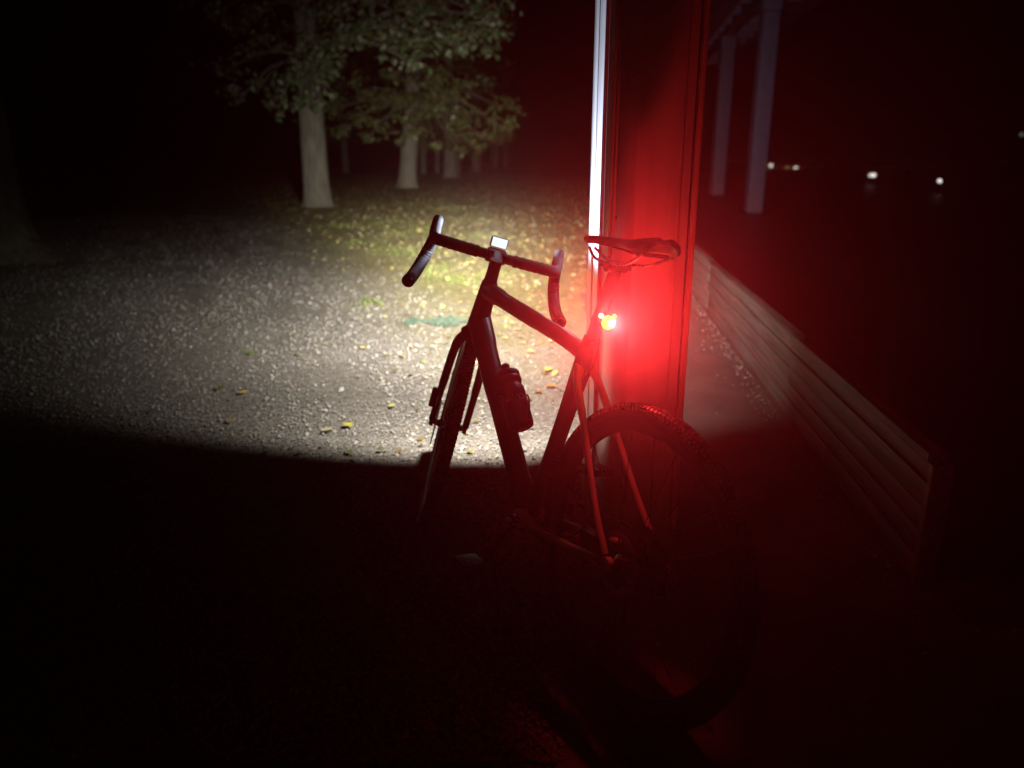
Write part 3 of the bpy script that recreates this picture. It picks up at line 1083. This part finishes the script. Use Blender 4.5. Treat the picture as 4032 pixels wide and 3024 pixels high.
for s in (1, -1):
    MB().tube(spline([(0.289, s * 0.012, 0.728), (0.262, s * 0.030, 0.69), (0.20, s * 0.042, 0.610), (0.088, s * 0.062, 0.455), (0.012, s * 0.073, 0.368)], 5), [0.0125] * 4 + [0.0095] * 6 + [0.0080] * 6 + [0.0085] * 5, 12).build('seat_stay', M_FRAME, frame)
    MB().tube(spline([(0.40, s * 0.034, 0.276), (0.33, s * 0.047, 0.287), (0.20, s * 0.062, 0.312), (0.03, s * 0.072, 0.345)], 5), [0.0145] * 5 + [0.0125] * 5 + [0.0105] * 6, 12).build('chain_stay', M_FRAME, frame)
    dm = MB().lathe((0, s * 0.066, 0.35), (0, s, 0), [(0.004, 0), (0.0175, 0.0), (0.0185, 0.006), (0.0175, 0.013), (0.006, 0.016)], 22)
    dm.tube([(0.03, s * 0.072, 0.345), (0.008, s * 0.073, 0.35)], 0.0095, 10)
    dm.build('dropout', M_FRAME, frame)

# seatpost and saddle
MB().tube([(0.2765, 0, 0.775), (0.222, 0, 0.962)], 0.0158, 18).build('seatpost', M_BLACK, bike)
sp = MB().box(0.19, 0.255, -0.022, 0.022, 0.965, 0.982)
sp.tube([(0.222, -0.028, 0.968), (0.222, 0.028, 0.968)], 0.012, 12)
sp.build('seatpost_clamp', M_BLACK, bike, bevel=0.003)


def make_saddle():
    stations = [  # x, half width, top z, edge drop
        (0.350, 0.010, 1.028, 0.003), (0.340, 0.015, 1.031, 0.005), (0.30, 0.017, 1.034, 0.007), (0.25, 0.020, 1.034, 0.008), (0.20, 0.029, 1.034, 0.010),
        (0.16, 0.043, 1.036, 0.013), (0.13, 0.057, 1.040, 0.019), (0.105, 0.064, 1.044, 0.026), (0.083, 0.060, 1.047, 0.028), (0.070, 0.045, 1.048, 0.016)]
    top, under = MB(), MB()
    n = 13
    vt, vu = [], []
    for x, hw, z, dr in stations:
        for i in range(n):
            u = -1 + 2 * i / (n - 1)
            dip = 0.006 * math.exp(-(u / 0.22) ** 2) if x < 0.3 else 0
            vt.append((x, u * hw, z - dr * abs(u) ** 3.2 - dip))
            vu.append((x, u * hw * 0.94, z - 0.009 - dr * 0.92 * abs(u) ** 3.2))
    fs = [(j * n + i, j * n + i + 1, (j + 1) * n + i + 1, (j + 1) * n + i) for j in range(len(stations) - 1) for i in range(n - 1)]
    ed = [j * n for j in range(len(stations))] + [(len(stations) - 1) * n + i for i in range(1, n)] + [j * n + n - 1 for j in range(len(stations) - 2, -1, -1)] + [i for i in range(n - 2, 0, -1)]
    N = len(vt)
    rim = [(ed[k], ed[(k + 1) % len(ed)], N + ed[(k + 1) % len(ed)], N + ed[k]) for k in range(len(ed))]
    sd = MB().add(vt + vu, fs + [tuple(i + N for i in f[::-1]) for f in fs] + rim).build('saddle', M_SADDLE, bike, angle=60)
    # pale shell under the cover
    vs2 = [(x, y * 0.9, z - 0.0045) for x, y, z in vu]
    MB().add(vs2, fs).build('shell', M_SHELL, sd, angle=60)
    for s in (1, -1):
        MB().tube(spline([(0.325, s * 0.008, 1.004), (0.29, s * 0.017, 0.985), (0.25, s * 0.022, 0.978), (0.19, s * 0.022, 0.978), (0.14, s * 0.03, 0.986), (0.085, s * 0.042, 1.008)], 6), 0.0036, 10).build('rail', M_STEEL, sd)
    br = MB().box(0.094, 0.112, -0.040, 0.040, 1.004, 1.013)
    br.build('rail_bridge', M_SHELL, sd, bevel=0.003)


make_saddle()

# fork
fork = empty('fork', parent=bike)


def stv(p): return tuple(ST @ Vector(p))


MB().tube([axp(-0.152), axp(-0.165), axp(-0.195)], [0.033, 0.036, 0.031], 18).xf(ST).build('crown', M_FRONT, fork)
for s in (1, -1):
    MB().tube(spline([(0.855, s * 0.010, 0.698), (0.874, s * 0.034, 0.672), (0.897, s * 0.048, 0.628), (0.950, s * 0.054, 0.500), (1.022, s * 0.057, 0.36)], 6), [0.024] * 5 + [0.0155] * 7 + [0.0135] * 7 + [0.0115] * 6, 14).xf(ST).build('fork_blade', M_FRONT, fork)
    MB().lathe((1.03, s * 0.050, 0.35), (0, s, 0), [(0.005, 0), (0.015, 0), (0.016, 0.007), (0.014, 0.014), (0.005, 0.015)], 18).xf(ST).build('dropout', M_FRONT, fork)
MB().tube([axp(-0.005), axp(0.006), axp(0.034)], [0.0225, 0.0195, 0.0185], 18).xf(ST).build('headset_spacer', M_BLACK, fork)
cal = MB().box(0.945, 0.985, 0.058, 0.082, 0.415, 0.475)
cal.build('brake_caliper', M_BLACK, fork, bevel=0.004).data.transform(ST)

# handlebar, stem
stem = MB().tube([axp(0.03), axp(0.072)], 0.0185, 18)
stem.tube([axp(0.052), (0.845, 0, 0.922), (0.872, 0, 0.930)], [0.0175, 0.0165, 0.019], 16)
stem.tube([(0.882, -0.026, 0.931), (0.882, 0.026, 0.931)], 0.0215, 18)
stem.xf(ST).build('stem', M_BLACK, bike)
hb = MB().tube([(0.882, -0.10, 0.931), (0.882, 0.10, 0.931)], 0.0155, 18).xf(ST).build('handlebar', M_BLACK, bike)
for s in (1, -1):
    path = spline([(0.882, s * 0.055, 0.931), (0.883, s * 0.12, 0.932), (0.886, s * 0.168, 0.933), (0.905, s * 0.188, 0.933), (0.945, s * 0.196, 0.928), (0.975, s * 0.203, 0.905), (0.978, s * 0.212, 0.868), (0.945, s * 0.221, 0.832), (0.885, s * 0.228, 0.808), (0.80, s * 0.232, 0.796)], 9)
    rad = []
    for i in range(len(path)):
        t = i / (len(path) - 1)
        rad.append(0.0170 + 0.0016 * (0.5 + 0.5 * math.sin(i * 2.1)) + (0.0012 if t > 0.6 else 0))
    MB().tube(path, rad, 16).xf(ST).build('bar_tape', M_TAPE, hb)
    MB().lathe((0.802, s * 0.2318, 0.7964), (-1, s * 0.1, -.1), [(0.0155, 0), (0.016, 0.004), (0.012, 0.009)], 16).xf(ST).build('end_plug', M_BLACK, hb)
    MB().tube(spline([(0.922, s * 0.192, 0.935), (0.955, s * 0.197, 0.946), (0.985, s * 0.199, 0.962), (1.000, s * 0.199, 0.984), (1.004, s * 0.198, 1.004)], 6), [0.019] * 6 + [0.0205] * 7 + [0.0195] * 6 + [0.0195, 0.019, 0.0185, 0.0175, 0.015, 0.010], 16, sq=(1, .86)).xf(ST).build('brake_hood', M_TAPE, hb)
    MB().tube(spline([(0.995, s * 0.199, 0.965), (1.014, s * 0.203, 0.935), (1.012, s * 0.212, 0.885), (0.995, s * 0.220, 0.840)], 6), [0.0075] * 7 + [0.0065] * 6 + [0.005] * 6, 10, sq=(.6, 1.3)).xf(ST).build('brake_lever', M_BLACK, hb)


# wheels
def make_wheel(c, S, rear):
    w = empty('wheel', parent=bike)
    c = Vector(c)
    A = (0, 1, 0)
    tr = 0.0205
    Rt = WR - tr - 0.002
    prof = [(tr * math.cos(a), tr * math.sin(a)) for a in [2 * math.pi * k / 18 for k in range(18)]]
    MB().ring(c, A, Rt, prof, 112).xf(S).build('tyre', M_RUBBER, w)
    # tread knobs: real blocks, joined
    m = MB()
    rows = [(-66, 0.0026, 170, 0), (-42, 0.0032, 170, .5), (-20, 0.0026, 176, 0), (0, 0.0022, 190, .5), (20, 0.0026, 176, .5), (42, 0.0032, 170, 0), (66, 0.0026, 170, .5)]
    for ang, hgt, cnt, off in rows:
        a = R(ang)
        for k in range(cnt):
            t = 2 * math.pi * (k + off) / cnt
            rad = Vector((math.cos(t), 0, math.sin(t)))
            tan = Vector((-math.sin(t), 0, math.cos(t)))
            ax = Vector((0, 1, 0))
            nn = rad * math.cos(a) + ax * math.sin(a)
            bb = -rad * math.sin(a) + ax * math.cos(a)
            base = c + rad * Rt + nn * (tr - 0.0008)
            hw, hl = (0.0031, 0.0035) if abs(ang) > 20 else (0.0026, 0.0034)
            vs = []
            for q, sc in ((0, 1.0), (hgt, 0.78)):
                for e, f in ((-1, -1), (1, -1), (1, 1), (-1, 1)):
                    vs.append(base + nn * q + bb * e * hw * sc + tan * f * hl * sc)
            m.add(vs, [(4, 5, 6, 7), (0, 1, 5, 4), (1, 2, 6, 5), (2, 3, 7, 6), (3, 0, 4, 7)])
    tg = m.xf(S).build('tread', M_TREAD, w, smooth=False)
    tg['kind'] = 'stuff'
    MB().ring(c, A, 0.311, [(0.008, -0.0135), (0.008, 0.0135), (0.0, 0.0145), (-0.018, 0.011), (-0.026, 0.004), (-0.026, -0.004), (-0.018, -0.011), (0.0, -0.0145)], 96).xf(S).build('rim', M_RIM, w)
    fl = (0.034, -0.026) if rear else (0.026, -0.036)
    hp = [(0.0085, -0.066), (0.0105, -0.06), (0.0105, -0.05), (0.019, fl[1] - .003), (0.019, fl[1]), (0.012, fl[1] + .006), (0.012, fl[0] - .006), (0.019, fl[0]), (0.019, fl[0] + .003), (0.0105, 0.05), (0.0105, 0.06), (0.0085, 0.066)]
    if not rear: hp = [(r, x * 0.75) for r, x in hp]
    MB().lathe(c, A, hp, 24).xf(S).build('hub', M_BLACK, w)
    base_me = None
    for k in range(24):
        t = 2 * math.pi * k / 24
        side = 1 if k % 2 else -1
        fx = fl[0] if side > 0 else fl[1]
        cross = (1 if (k // 2) % 2 else -1) * R(62)
        p0 = c + Vector((math.cos(t + cross) * 0.018, fx, math.sin(t + cross) * 0.018))
        p1 = c + Vector((math.cos(t) * 0.286, 0, math.sin(t) * 0.286))
        MB().tube([p0, p1], 0.0011, 5).xf(S).build('spoke', M_BLACK, w)
    # disc rotor on the left: ring with spider arms and slots between teeth
    rm = MB()
    ya = 0.047 if rear else 0.042
    rr_ = 0.071 if rear else 0.078
    n = 36
    for k in range(n):
        t0, t1 = 2 * math.pi * k / n, 2 * math.pi * (k + .72) / n
        t2 = 2 * math.pi * (k + 1) / n
        for (ta, tb, ro) in ((t0, t1, rr_), (t1, t2, rr_ - 0.004)):
            vs = []
            for y in (ya - .0009, ya + .0009):
                for tt, ra in ((ta, rr_ - .014), (tb, rr_ - .014), (tb, ro), (ta, ro)):
                    vs.append(c + Vector((math.cos(tt) * ra, y, math.sin(tt) * ra)))
            rm.add(vs, [(0, 3, 2, 1), (4, 5, 6, 7), (0, 1, 5, 4), (2, 3, 7, 6)])
    for k in range(6):
        t = 2 * math.pi * k / 6
        rm.tube([c + Vector((math.cos(t) * .016, ya, math.sin(t) * .016)), c + Vector((math.cos(t + .5) * (rr_ - .012), ya, math.sin(t + .5) * (rr_ - .012)))], 0.0028, 6, sq=(1, .4))
    rm.xf(S).build('brake_rotor', M_ROTOR, w, smooth=False)
    if rear:
        cm = MB()
        for k in range(9):
            rc = 0.078 - k * 0.0068
            yc = -0.026 - k * 0.0037
            teeth = max(11, int(rc * 2 * math.pi / 0.0127))
            pr = []
            for q in range(teeth * 2):
                t = 2 * math.pi * q / (teeth * 2)
                ro = rc + (0.0022 if q % 2 else -0.0022)
                pr.append((math.cos(t) * ro, math.sin(t) * ro))
            N = len(pr)
            vs = [c + Vector((a, yc, b)) for a, b in pr] + [c + Vector((a, yc - .0018, b)) for a, b in pr]
            cm.add(vs, [tuple(range(N)), tuple(range(N, 2 * N))[::-1]] + [(i, (i + 1) % N, N + (i + 1) % N, N + i) for i in range(N)])
        cm.build('cassette', M_DKSTEEL, w, smooth=False)
    return w


I4 = Matrix.Identity(4)
make_wheel((0, 0, WR), I4, True)
make_wheel((1.03, 0, WR), ST, False)

# rear calliper and axle ends
MB().box(0.055, 0.105, 0.05, 0.078, 0.352, 0.392).build('brake_caliper', M_BLACK, bike, bevel=0.005)
for s in (1, -1):
    MB().lathe((0, s * 0.078, 0.35), (0, s, 0), [(0.0085, 0), (0.0085, 0.004), (0.0055, 0.0055)], 12).build('axle_end', M_STEEL, bike)

# crankset
crank_a = R(-64)          # left arm points forward and down
cs = MB().lathe((0.4235, -0.052, 0.275), (0, 1, 0), [(0.012, 0), (0.012, 0.11)], 16).build('crankset', M_BLACK, bike)
rg = MB()
N = 84
pr = [((0.083 if q % 2 else 0.079) * math.cos(2 * math.pi * q / N), (0.083 if q % 2 else 0.079) * math.sin(2 * math.pi * q / N)) for q in range(N)]
inn = [(0.066 * math.cos(2 * math.pi * q / N), 0.066 * math.sin(2 * math.pi * q / N)) for q in range(N)]
vs = [(0.4235 + a, y, 0.275 + b) for y in (-0.046, -0.049) for ring in (pr, inn) for a, b in ring]
fs = []
for q in range(N):
    r_ = (q + 1) % N
    fs += [(q, r_, N + r_, N + q), (2 * N + q, 3 * N + q, 3 * N + r_, 2 * N + r_), (q, 2 * N + q, 2 * N + r_, r_), (N + q, N + r_, 3 * N + r_, 3 * N + q)]
rg.add(vs, fs)
for k in range(4):
    t = R(45 + 90 * k)
    rg.tube([(0.4235, -0.050, 0.275), (0.4235 + .072 * math.cos(t), -0.048, 0.275 + .072 * math.sin(t))], [0.011, 0.007], 8, sq=(.5, 1))
rg.build('chainring', M_DKSTEEL, cs, smooth=False)
for s, ang in ((1, crank_a), (-1, crank_a + math.pi)):
    c0 = Vector((0.4235, s * 0.062, 0.275))
    c1 = c0 + Vector((math.cos(ang) * 0.17, s * 0.014, math.sin(ang) * 0.17))
    MB().tube([c0, c0.lerp(c1, .5), c1], [0.0155, 0.0125, 0.0125], 12, sq=(1, .62), up=(0, 1, 0)).build('crank_arm', M_BLACK, cs)
    pd = c1 + Vector((0, s * 0.055, 0))
    pm = MB().box(pd.x - .034, pd.x + .034, pd.y - .036, pd.y + .03, pd.z - .008, pd.z + .008)
    pm.tube([c1, pd], 0.007, 10)
    pdo = pm.build('pedal', M_BLACK, bike, bevel=0.003)
    MB().tube([pd + Vector((-.03, -.014, .0105)), pd + Vector((-.03, .012, .0105)), pd + Vector((-.012, .012, .0115))], 0.0022, 8).build('cleat_clip', M_STEEL, pdo)

# chain
loop = [(0.4235, -0.0475, 0.356), (0.25, -0.0475, 0.368), (0.03, -0.045, 0.398), (-0.035, -0.044, 0.383), (-0.052, -0.044, 0.345), (-0.03, -0.045, 0.305), (0.02, -0.046, 0.285), (0.058, -0.047, 0.262),
        (0.045, -0.047, 0.215), (0.024, -0.047, 0.185), (0.05, -0.047, 0.160), (0.25, -0.0475, 0.178), (0.42, -0.0475, 0.194), (0.475, -0.0475, 0.215), (0.505, -0.0475, 0.275), (0.478, -0.0475, 0.335), (0.4235, -0.0475, 0.356)]
pts = spline(loop, 12)
MB().tube(pts, [0.0030 + 0.0008 * (i % 2) for i in range(len(pts))], 6, sq=(1, .75)).build('chain', M_DKSTEEL, bike, smooth=False)
# derailleur
rd = MB().tube(spline([(0.005, -0.082, 0.335), (0.0, -0.088, 0.305), (0.02, -0.085, 0.278), (0.035, -0.075, 0.265)], 5), 0.011, 12)
rdo = rd.build('rear_derailleur', M_BLACK, bike)
for y in (-0.052, -0.042):
    MB().tube([(0.035, y, 0.265), (0.048, y, 0.205), (0.045, y, 0.175)], [0.013, 0.009, 0.012], 10, sq=(1, .18), up=(1, 0, 0)).build('cage_plate', M_BLACK, rdo)
for cx, cz in ((0.037, 0.262), (0.046, 0.180)):
    MB().lathe((cx, -0.050, cz), (0, 1, 0), [(0.004, 0), (0.0215, 0.001), (0.0215, 0.005), (0.004, 0.006)], 12).build('jockey_wheel', M_DKSTEEL, rdo)
# rear gear cable loop
MB().tube(spline([(0.10, -0.066, 0.318), (0.03, -0.083, 0.325), (-0.035, -0.092, 0.330), (-0.045, -0.093, 0.300), (-0.005, -0.088, 0.296)], 8), 0.0022, 8).build('gear_cable', M_BLACK, bike)
MB().tube(spline([(0.10, 0.062, 0.40), (0.16, 0.062, 0.345), (0.26, 0.056, 0.315), (0.33, 0.05, 0.305)], 8), 0.0024, 8).build('brake_hose', M_BLACK, bike)
# bottle cage
bdir = (Vector((0.60, 0, 0.455)) - Vector((0.76, 0, 0.63))).normalized()       # down the down tube
bnor = Vector((-bdir.z, 0, bdir.x))
if bnor.z < 0: bnor = -bnor
B_BASE = Vector((0.586, 0, 0.439)) + bnor * 0.078
B_AX = -bdir
cg = MB()
for s in (1, -1):
    cg.tube(spline([B_BASE - bnor * 0.038 + B_AX * .10, B_BASE - bnor * 0.02 + B_AX * .11 + Vector((0, s * .037, 0)), B_BASE + bnor * 0.018 + B_AX * .09 + Vector((0, s * .036, 0)), B_BASE + bnor * 0.038 + B_AX * 0.03 + Vector((0, s * .012, 0)), B_BASE + bnor * 0.02 + B_AX * -.006]), 0.0028, 8)
cg.tube([B_BASE - bnor * 0.04 + B_AX * .12, B_BASE - bnor * 0.04 + B_AX * .02, B_BASE + B_AX * -.006], 0.005, 8)
cg.build('bottle_cage', M_BLACK, bike)


# ------------------------------------------------------------------ water bottle (in the cage)
def make_bottle():
    z = B_AX
    x = Vector((0, 1, 0))
    y = z.cross(x)
    rot = Matrix((x, y, z)).transposed().to_4x4()
    root = empty('water_bottle', mat=BIKE @ Matrix.Translation(B_BASE) @ rot)
    tag(root, 'dark purple water bottle in the frame cage, lettering round its side', 'water bottle')
    r = 0.0365
    MB().lathe((0, 0, 0), (0, 0, 1), [(0.028, 0.0), (0.034, 0.003), (r, 0.010), (r, 0.085), (r - .0008, 0.088), (r - .0008, 0.092), (r, 0.095), (r, 0.118), (r - .003, 0.124), (r - .0045, 0.130), (r - .003, 0.136), (r - .001, 0.142), (r - .001, 0.150), (r - .004, 0.156)], 40).build('body', M_BOTTLE, root, angle=50)
    MB().lathe((0, 0, 0.1555), (0, 0, 1), [(0.0335, 0.0), (0.0345, 0.003), (0.0345, 0.013), (0.030, 0.019), (0.016, 0.023), (0.0105, 0.025), (0.0105, 0.033), (0.0125, 0.035), (0.0125, 0.041), (0.009, 0.045)], 32).build('cap', M_CAP, root, angle=50)
    # printed letters wrapped round the body
    for word, size, a0, z0 in (('VOL', 0.026, R(52), 0.072), ('///', 0.013, R(18), 0.074)):
        cu = bpy.data.curves.new('print', 'FONT')
        cu.body = word
        cu.size = size
        cu.resolution_u = 3
        to = bpy.data.objects.new('print_tmp', cu)
        COL.objects.link(to)
        dg = bpy.context.evaluated_depsgraph_get()
        me = bpy.data.meshes.new_from_object(to.evaluated_get(dg))
        bpy.data.objects.remove(to)
        bm = bmesh.new()
        bm.from_mesh(me)
        for q in range(2):
            bmesh.ops.subdivide_edges(bm, edges=[e for e in bm.edges if e.calc_length() > 0.003], cuts=2)
        bmesh.ops.triangulate(bm, faces=bm.faces)
        for v in bm.verts:
            a = a0 + v.co.x / r
            v.co = Vector((math.cos(a) * (r + .0004), math.sin(a) * (r + .0004), z0 + v.co.y))
        bm.to_mesh(me)
        bm.free()
        me.name = 'print'
        me.materials.clear()
        me.materials.append(M_PRINT)
        po = bpy.data.objects.new('lettering', me)
        COL.objects.link(po)
        po.parent = root


make_bottle()


# ------------------------------------------------------------------ tail light on the seatpost
TAIL_GLOW = 0.155


def make_tail():
    base = Vector((0.2385, 0, 0.842))             # back of the seatpost
    root = empty('tail_light', mat=BIKE @ Matrix.Translation(base))
    tag(root, 'glowing red tail light strapped to the seatpost below the saddle', 'bike light')
    MB().lathe((0.006, 0, 0), (-1, 0, 0), [(0.013, 0), (0.016, 0.006), (0.0165, 0.018), (0.015, 0.022)], 24).build('housing', M_BLACK, root)
    m = emitter('tail_lens', (1.0, 0.036, 0.0012), 3.2)
    m2 = emitter('tail_led', (1.0, 0.12, 0.05), 8.0)
    MB().lathe((-0.0165, 0, 0), (-1, 0, 0), [(0.0160, -0.001), (0.0156, 0.006), (0.0138, 0.011), (0.0105, 0.0145), (0.0075, 0.0158)], 28).build('lens', m, root, angle=80)
    MB().lathe((-0.0165, 0, 0.001), (-1, 0, 0), [(0.0085, 0.0145), (0.0078, 0.0172), (0.004, 0.0186), (0.0005, 0.019)], 24).build('led_window', m2, root, angle=80)
    for s in (1, -1):
        MB().lathe((-0.012, s * 0.0165, 0.0135), (-.6, s * .6, .3), [(0.0036, 0), (0.0052, 0.002), (0.0044, 0.0065), (0.001, 0.0085)], 12).build('side_window', m2 if s > 0 else m, root)
    # wide red glow that floods the pillar
    g = bpy.data.lights.new('tail_glow', 'POINT')
    g.energy = TAIL_GLOW
    g.color = (1.0, 0.026, 0.03)
    g.shadow_soft_size = 0.008
    go = bpy.data.objects.new('tail_glow', g)
    COL.objects.link(go)
    go.parent = root
    go.location = (-0.047, 0, 0.004)
    # lobes steered at the pillar, tyre, stays and upward to brighten them
    g.use_nodes = True
    nt = g.node_tree
    nt.nodes.clear()
    out = nt.nodes.new('ShaderNodeOutputLight')
    em = nt.nodes.new('ShaderNodeEmission')
    nt.links.new(em.outputs[0], out.inputs[0])
    geo = nt.nodes.new('ShaderNodeNewGeometry')
    parts = []
    B3 = BIKE.to_3x3()
    for axis, lo_, hi_, amp in (((0.30, -0.85, 0.42), 0.1, 0.75, 1.0), ((-0.87, 0, -0.49), 0.95, 0.988, 3.4), ((-0.26, 0.0, -0.965), 0.955, 0.992, 1.3), ((0, 0, 1), 0.5, 0.95, 0.5)):
        q = nt.nodes.new('ShaderNodeVectorMath')
        q.operation = 'DOT_PRODUCT'
        nt.links.new(geo.outputs['Incoming'], q.inputs[0])
        q.inputs[1].default_value = (B3 @ Vector(axis)).normalized()
        r = nt.nodes.new('ShaderNodeMapRange')
        r.interpolation_type = 'SMOOTHSTEP'
        r.inputs['From Min'].default_value = lo_
        r.inputs['From Max'].default_value = hi_
        r.inputs['To Max'].default_value = amp
        nt.links.new(q.outputs['Value'], r.inputs['Value'])
        parts.append(r.outputs[0])
    acc = None
    for p_ in parts:
        if acc is None: acc = p_; continue
        a_ = nt.nodes.new('ShaderNodeMath')
        a_.operation = 'MAXIMUM'
        nt.links.new(acc, a_.inputs[0])
        nt.links.new(p_, a_.inputs[1])
        acc = a_.outputs[0]
    a_ = nt.nodes.new('ShaderNodeMath')
    a_.operation = 'ADD'
    nt.links.new(acc, a_.inputs[0])
    a_.inputs[1].default_value = 0.02
    nt.links.new(a_.outputs[0], em.inputs['Strength'])
    MB().ring((0.018, 0, 0.0), (0.28, 0, -0.96), 0.0165, [(0.0012, -.006), (0.0012, .006), (-.0008, .006), (-.0008, -.006)], 28).build('strap', M_BLACK, root)
    # added beam aimed at the viewer to redden the haze
    l = bpy.data.lights.new('tail_veil_beam', 'SPOT')
    l.energy = 37.0
    l.color = (1.0, 0.035, 0.04)
    l.spot_size = R(52)
    l.spot_blend = 0.9
    l.shadow_soft_size = 0.006
    lo = bpy.data.objects.new('tail_veil_beam', l)
    COL.objects.link(lo)
    lo.parent = root
    p = BIKE @ (base + Vector((-0.042, 0, 0)))
    d = (Vector((0.18, -0.15, 1.42)) - p).normalized()
    world_m = Matrix.Translation(p) @ d.to_track_quat('-Z', 'Y').to_matrix().to_4x4()
    lo.matrix_local = (BIKE @ Matrix.Translation(base)).inverted() @ world_m


make_tail()


# ------------------------------------------------------------------ head light on the handlebar
def make_head():
    base = Vector((0.905, 0, 0.952))
    Mh = BIKE @ ST @ Matrix.Translation(base)
    root = empty('head_light', mat=Mh)
    tag(root, 'black bicycle head light above the handlebar with a glowing white back panel', 'bike light')
    MB().box(-0.026, 0.042, -0.026, 0.026, 0.004, 0.037).build('housing', M_BLACK, root, bevel=0.005)
    MB().box(-0.030, -0.0262, -0.023, 0.023, 0.007, 0.0345).build('back_panel', emitter('panel_glow', (0.72, 0.90, 1.0), 0.075), root, bevel=0.001)
    cm = MB().box(-0.030, 0.02, -0.025, 0.025, -0.010, 0.003)
    cm.tube([(-0.023, -0.03, -0.021), (-0.023, 0.03, -0.021)], 0.0205, 16)
    cm.build('clamp', M_BLACK, root, bevel=0.002)
    MB().lathe((0.042, 0, 0.020), (1, 0, 0), [(0.0155, 0), (0.016, 0.003), (0.010, 0.006), (0.002, 0.007)], 24).build('lens', emitter('lens_glow', (0.95, 0.97, 1.0), 0.4), root)
    # the beam: a shaped headlamp pattern, hot in the middle, wide and weak below, ending in a sharp cone edge
    l = bpy.data.lights.new('head_beam', 'POINT')
    l.energy = 1400.0
    l.shadow_soft_size = 0.007
    l.color = (1.0, 1.0, 1.0)
    l.use_nodes = True
    nt = l.node_tree
    nt.nodes.clear()
    out = nt.nodes.new('ShaderNodeOutputLight')
    em = nt.nodes.new('ShaderNodeEmission')
    geo = nt.nodes.new('ShaderNodeNewGeometry')
    yaw, tilt = R(4.5), R(0)  # turned a little with the front wheel
    F = Vector((-math.sin(yaw) * math.cos(tilt), math.cos(yaw) * math.cos(tilt), -math.sin(tilt)))
    Rt = Vector((math.cos(yaw), math.sin(yaw), 0))
    U = Rt.cross(F)

    def n_(op, *a):
        q = nt.nodes.new('ShaderNodeMath')
        q.operation = op
        for i, v in enumerate(a):
            if isinstance(v, (int, float)): q.inputs[i].default_value = v
            else: nt.links.new(v, q.inputs[i])
        return q.outputs[0]

    def dot(v):
        q = nt.nodes.new('ShaderNodeVectorMath')
        q.operation = 'DOT_PRODUCT'
        nt.links.new(geo.outputs['Incoming'], q.inputs[0])
        q.inputs[1].default_value = v
        return q.outputs['Value']

    def smooth(v, a, b):
        q = nt.nodes.new('ShaderNodeMapRange')
        q.interpolation_type = 'SMOOTHSTEP'
        q.inputs['From Min'].default_value = a
        q.inputs['From Max'].default_value = b
        nt.links.new(v, q.inputs['Value'])
        return q.outputs[0]

    c, r, u = dot(F), dot(Rt), dot(U)
    deg = 180 / math.pi
    az = n_('MULTIPLY', n_('ARCTAN2', r, c), deg)
    el = n_('MULTIPLY', n_('ARCSINE', u), deg)

    def lobe(a0, sa, e0, se_up, se_dn):
        da = n_('DIVIDE', n_('SUBTRACT', az, a0), sa)
        de = n_('SUBTRACT', el, e0)
        up = n_('DIVIDE', n_('MAXIMUM', de, 0.0), se_up)
        dn = n_('DIVIDE', n_('MINIMUM', de, 0.0), se_dn)
        s2 = n_('ADD', n_('MULTIPLY', da, da), n_('ADD', n_('MULTIPLY', up, up), n_('MULTIPLY', dn, dn)))
        return n_('EXPONENT', n_('MULTIPLY', s2, -1.0))

    hot = n_('MULTIPLY', lobe(0.5, 10.0, -3.0, 9.0, 7.6), 1.15)
    mid = n_('MULTIPLY', lobe(0, 23, -11.0, 6.0, 13.0), 0.19)
    side = n_('MULTIPLY', lobe(9, 20, 0.0, 13.0, 5.0), 0.045)  # off-centre lobe added to brighten the bridge piers
    cone = smooth(c, math.cos(R(64.5)), math.cos(R(53.0)))
    low = n_('MULTIPLY', n_('MULTIPLY', lobe(-3, 40, -40.0, 24.0, 40.0), cone), 0.0145)
    spill = n_('MULTIPLY', n_('MULTIPLY', n_('MULTIPLY', smooth(n_('ABSOLUTE', az), 117.0, 114.0), smooth(n_('ABSOLUTE', az), 55.0, 72.0)), smooth(u, -0.30, -0.02)), 0.00170)  # limited to the angles that reach the pillar's edge strip
    nt.links.new(n_('ADD', n_('ADD', hot, mid), low), em.inputs['Strength'])
    em.inputs['Color'].default_value = (1.0, 0.945, 0.80, 1)
    # bluish lobes steered at the bridge piers and the pillar's edge strip
    em2 = nt.nodes.new('ShaderNodeEmission')
    em2.inputs['Color'].default_value = (0.70, 0.78, 1.0, 1)
    nt.links.new(n_('ADD', side, spill), em2.inputs['Strength'])
    sm = nt.nodes.new('ShaderNodeAddShader')
    nt.links.new(em.outputs[0], sm.inputs[0])
    nt.links.new(em2.outputs[0], sm.inputs[1])
    nt.links.new(sm.outputs[0], out.inputs[0])
    lo = bpy.data.objects.new('head_beam', l)
    COL.objects.link(lo)
    lo.parent = root
    lo.location = (0.066, 0, 0.020)


make_head()

# ------------------------------------------------------------------ thin haze added to carry a red glow in place of lens glare
HAZE = True
if HAZE:
    hz = MB().box(-330, 330, -60, 330, -1.2, 40)
    hm = bpy.data.materials.new('glare_haze')
    hm.use_nodes = True
    nt = hm.node_tree
    nt.nodes.clear()
    out = nt.nodes.new('ShaderNodeOutputMaterial')
    pv = nt.nodes.new('ShaderNodeVolumePrincipled')
    pv.inputs['Color'].default_value = (0.9, 0.9, 0.9, 1)
    pv.inputs['Density'].default_value = 0.0034
    pv.inputs['Anisotropy'].default_value = 0.88
    nt.links.new(pv.outputs[0], out.inputs['Volume'])
    ho = hz.build('haze', hm, smooth=False)
    ho['kind'] = 'stuff'
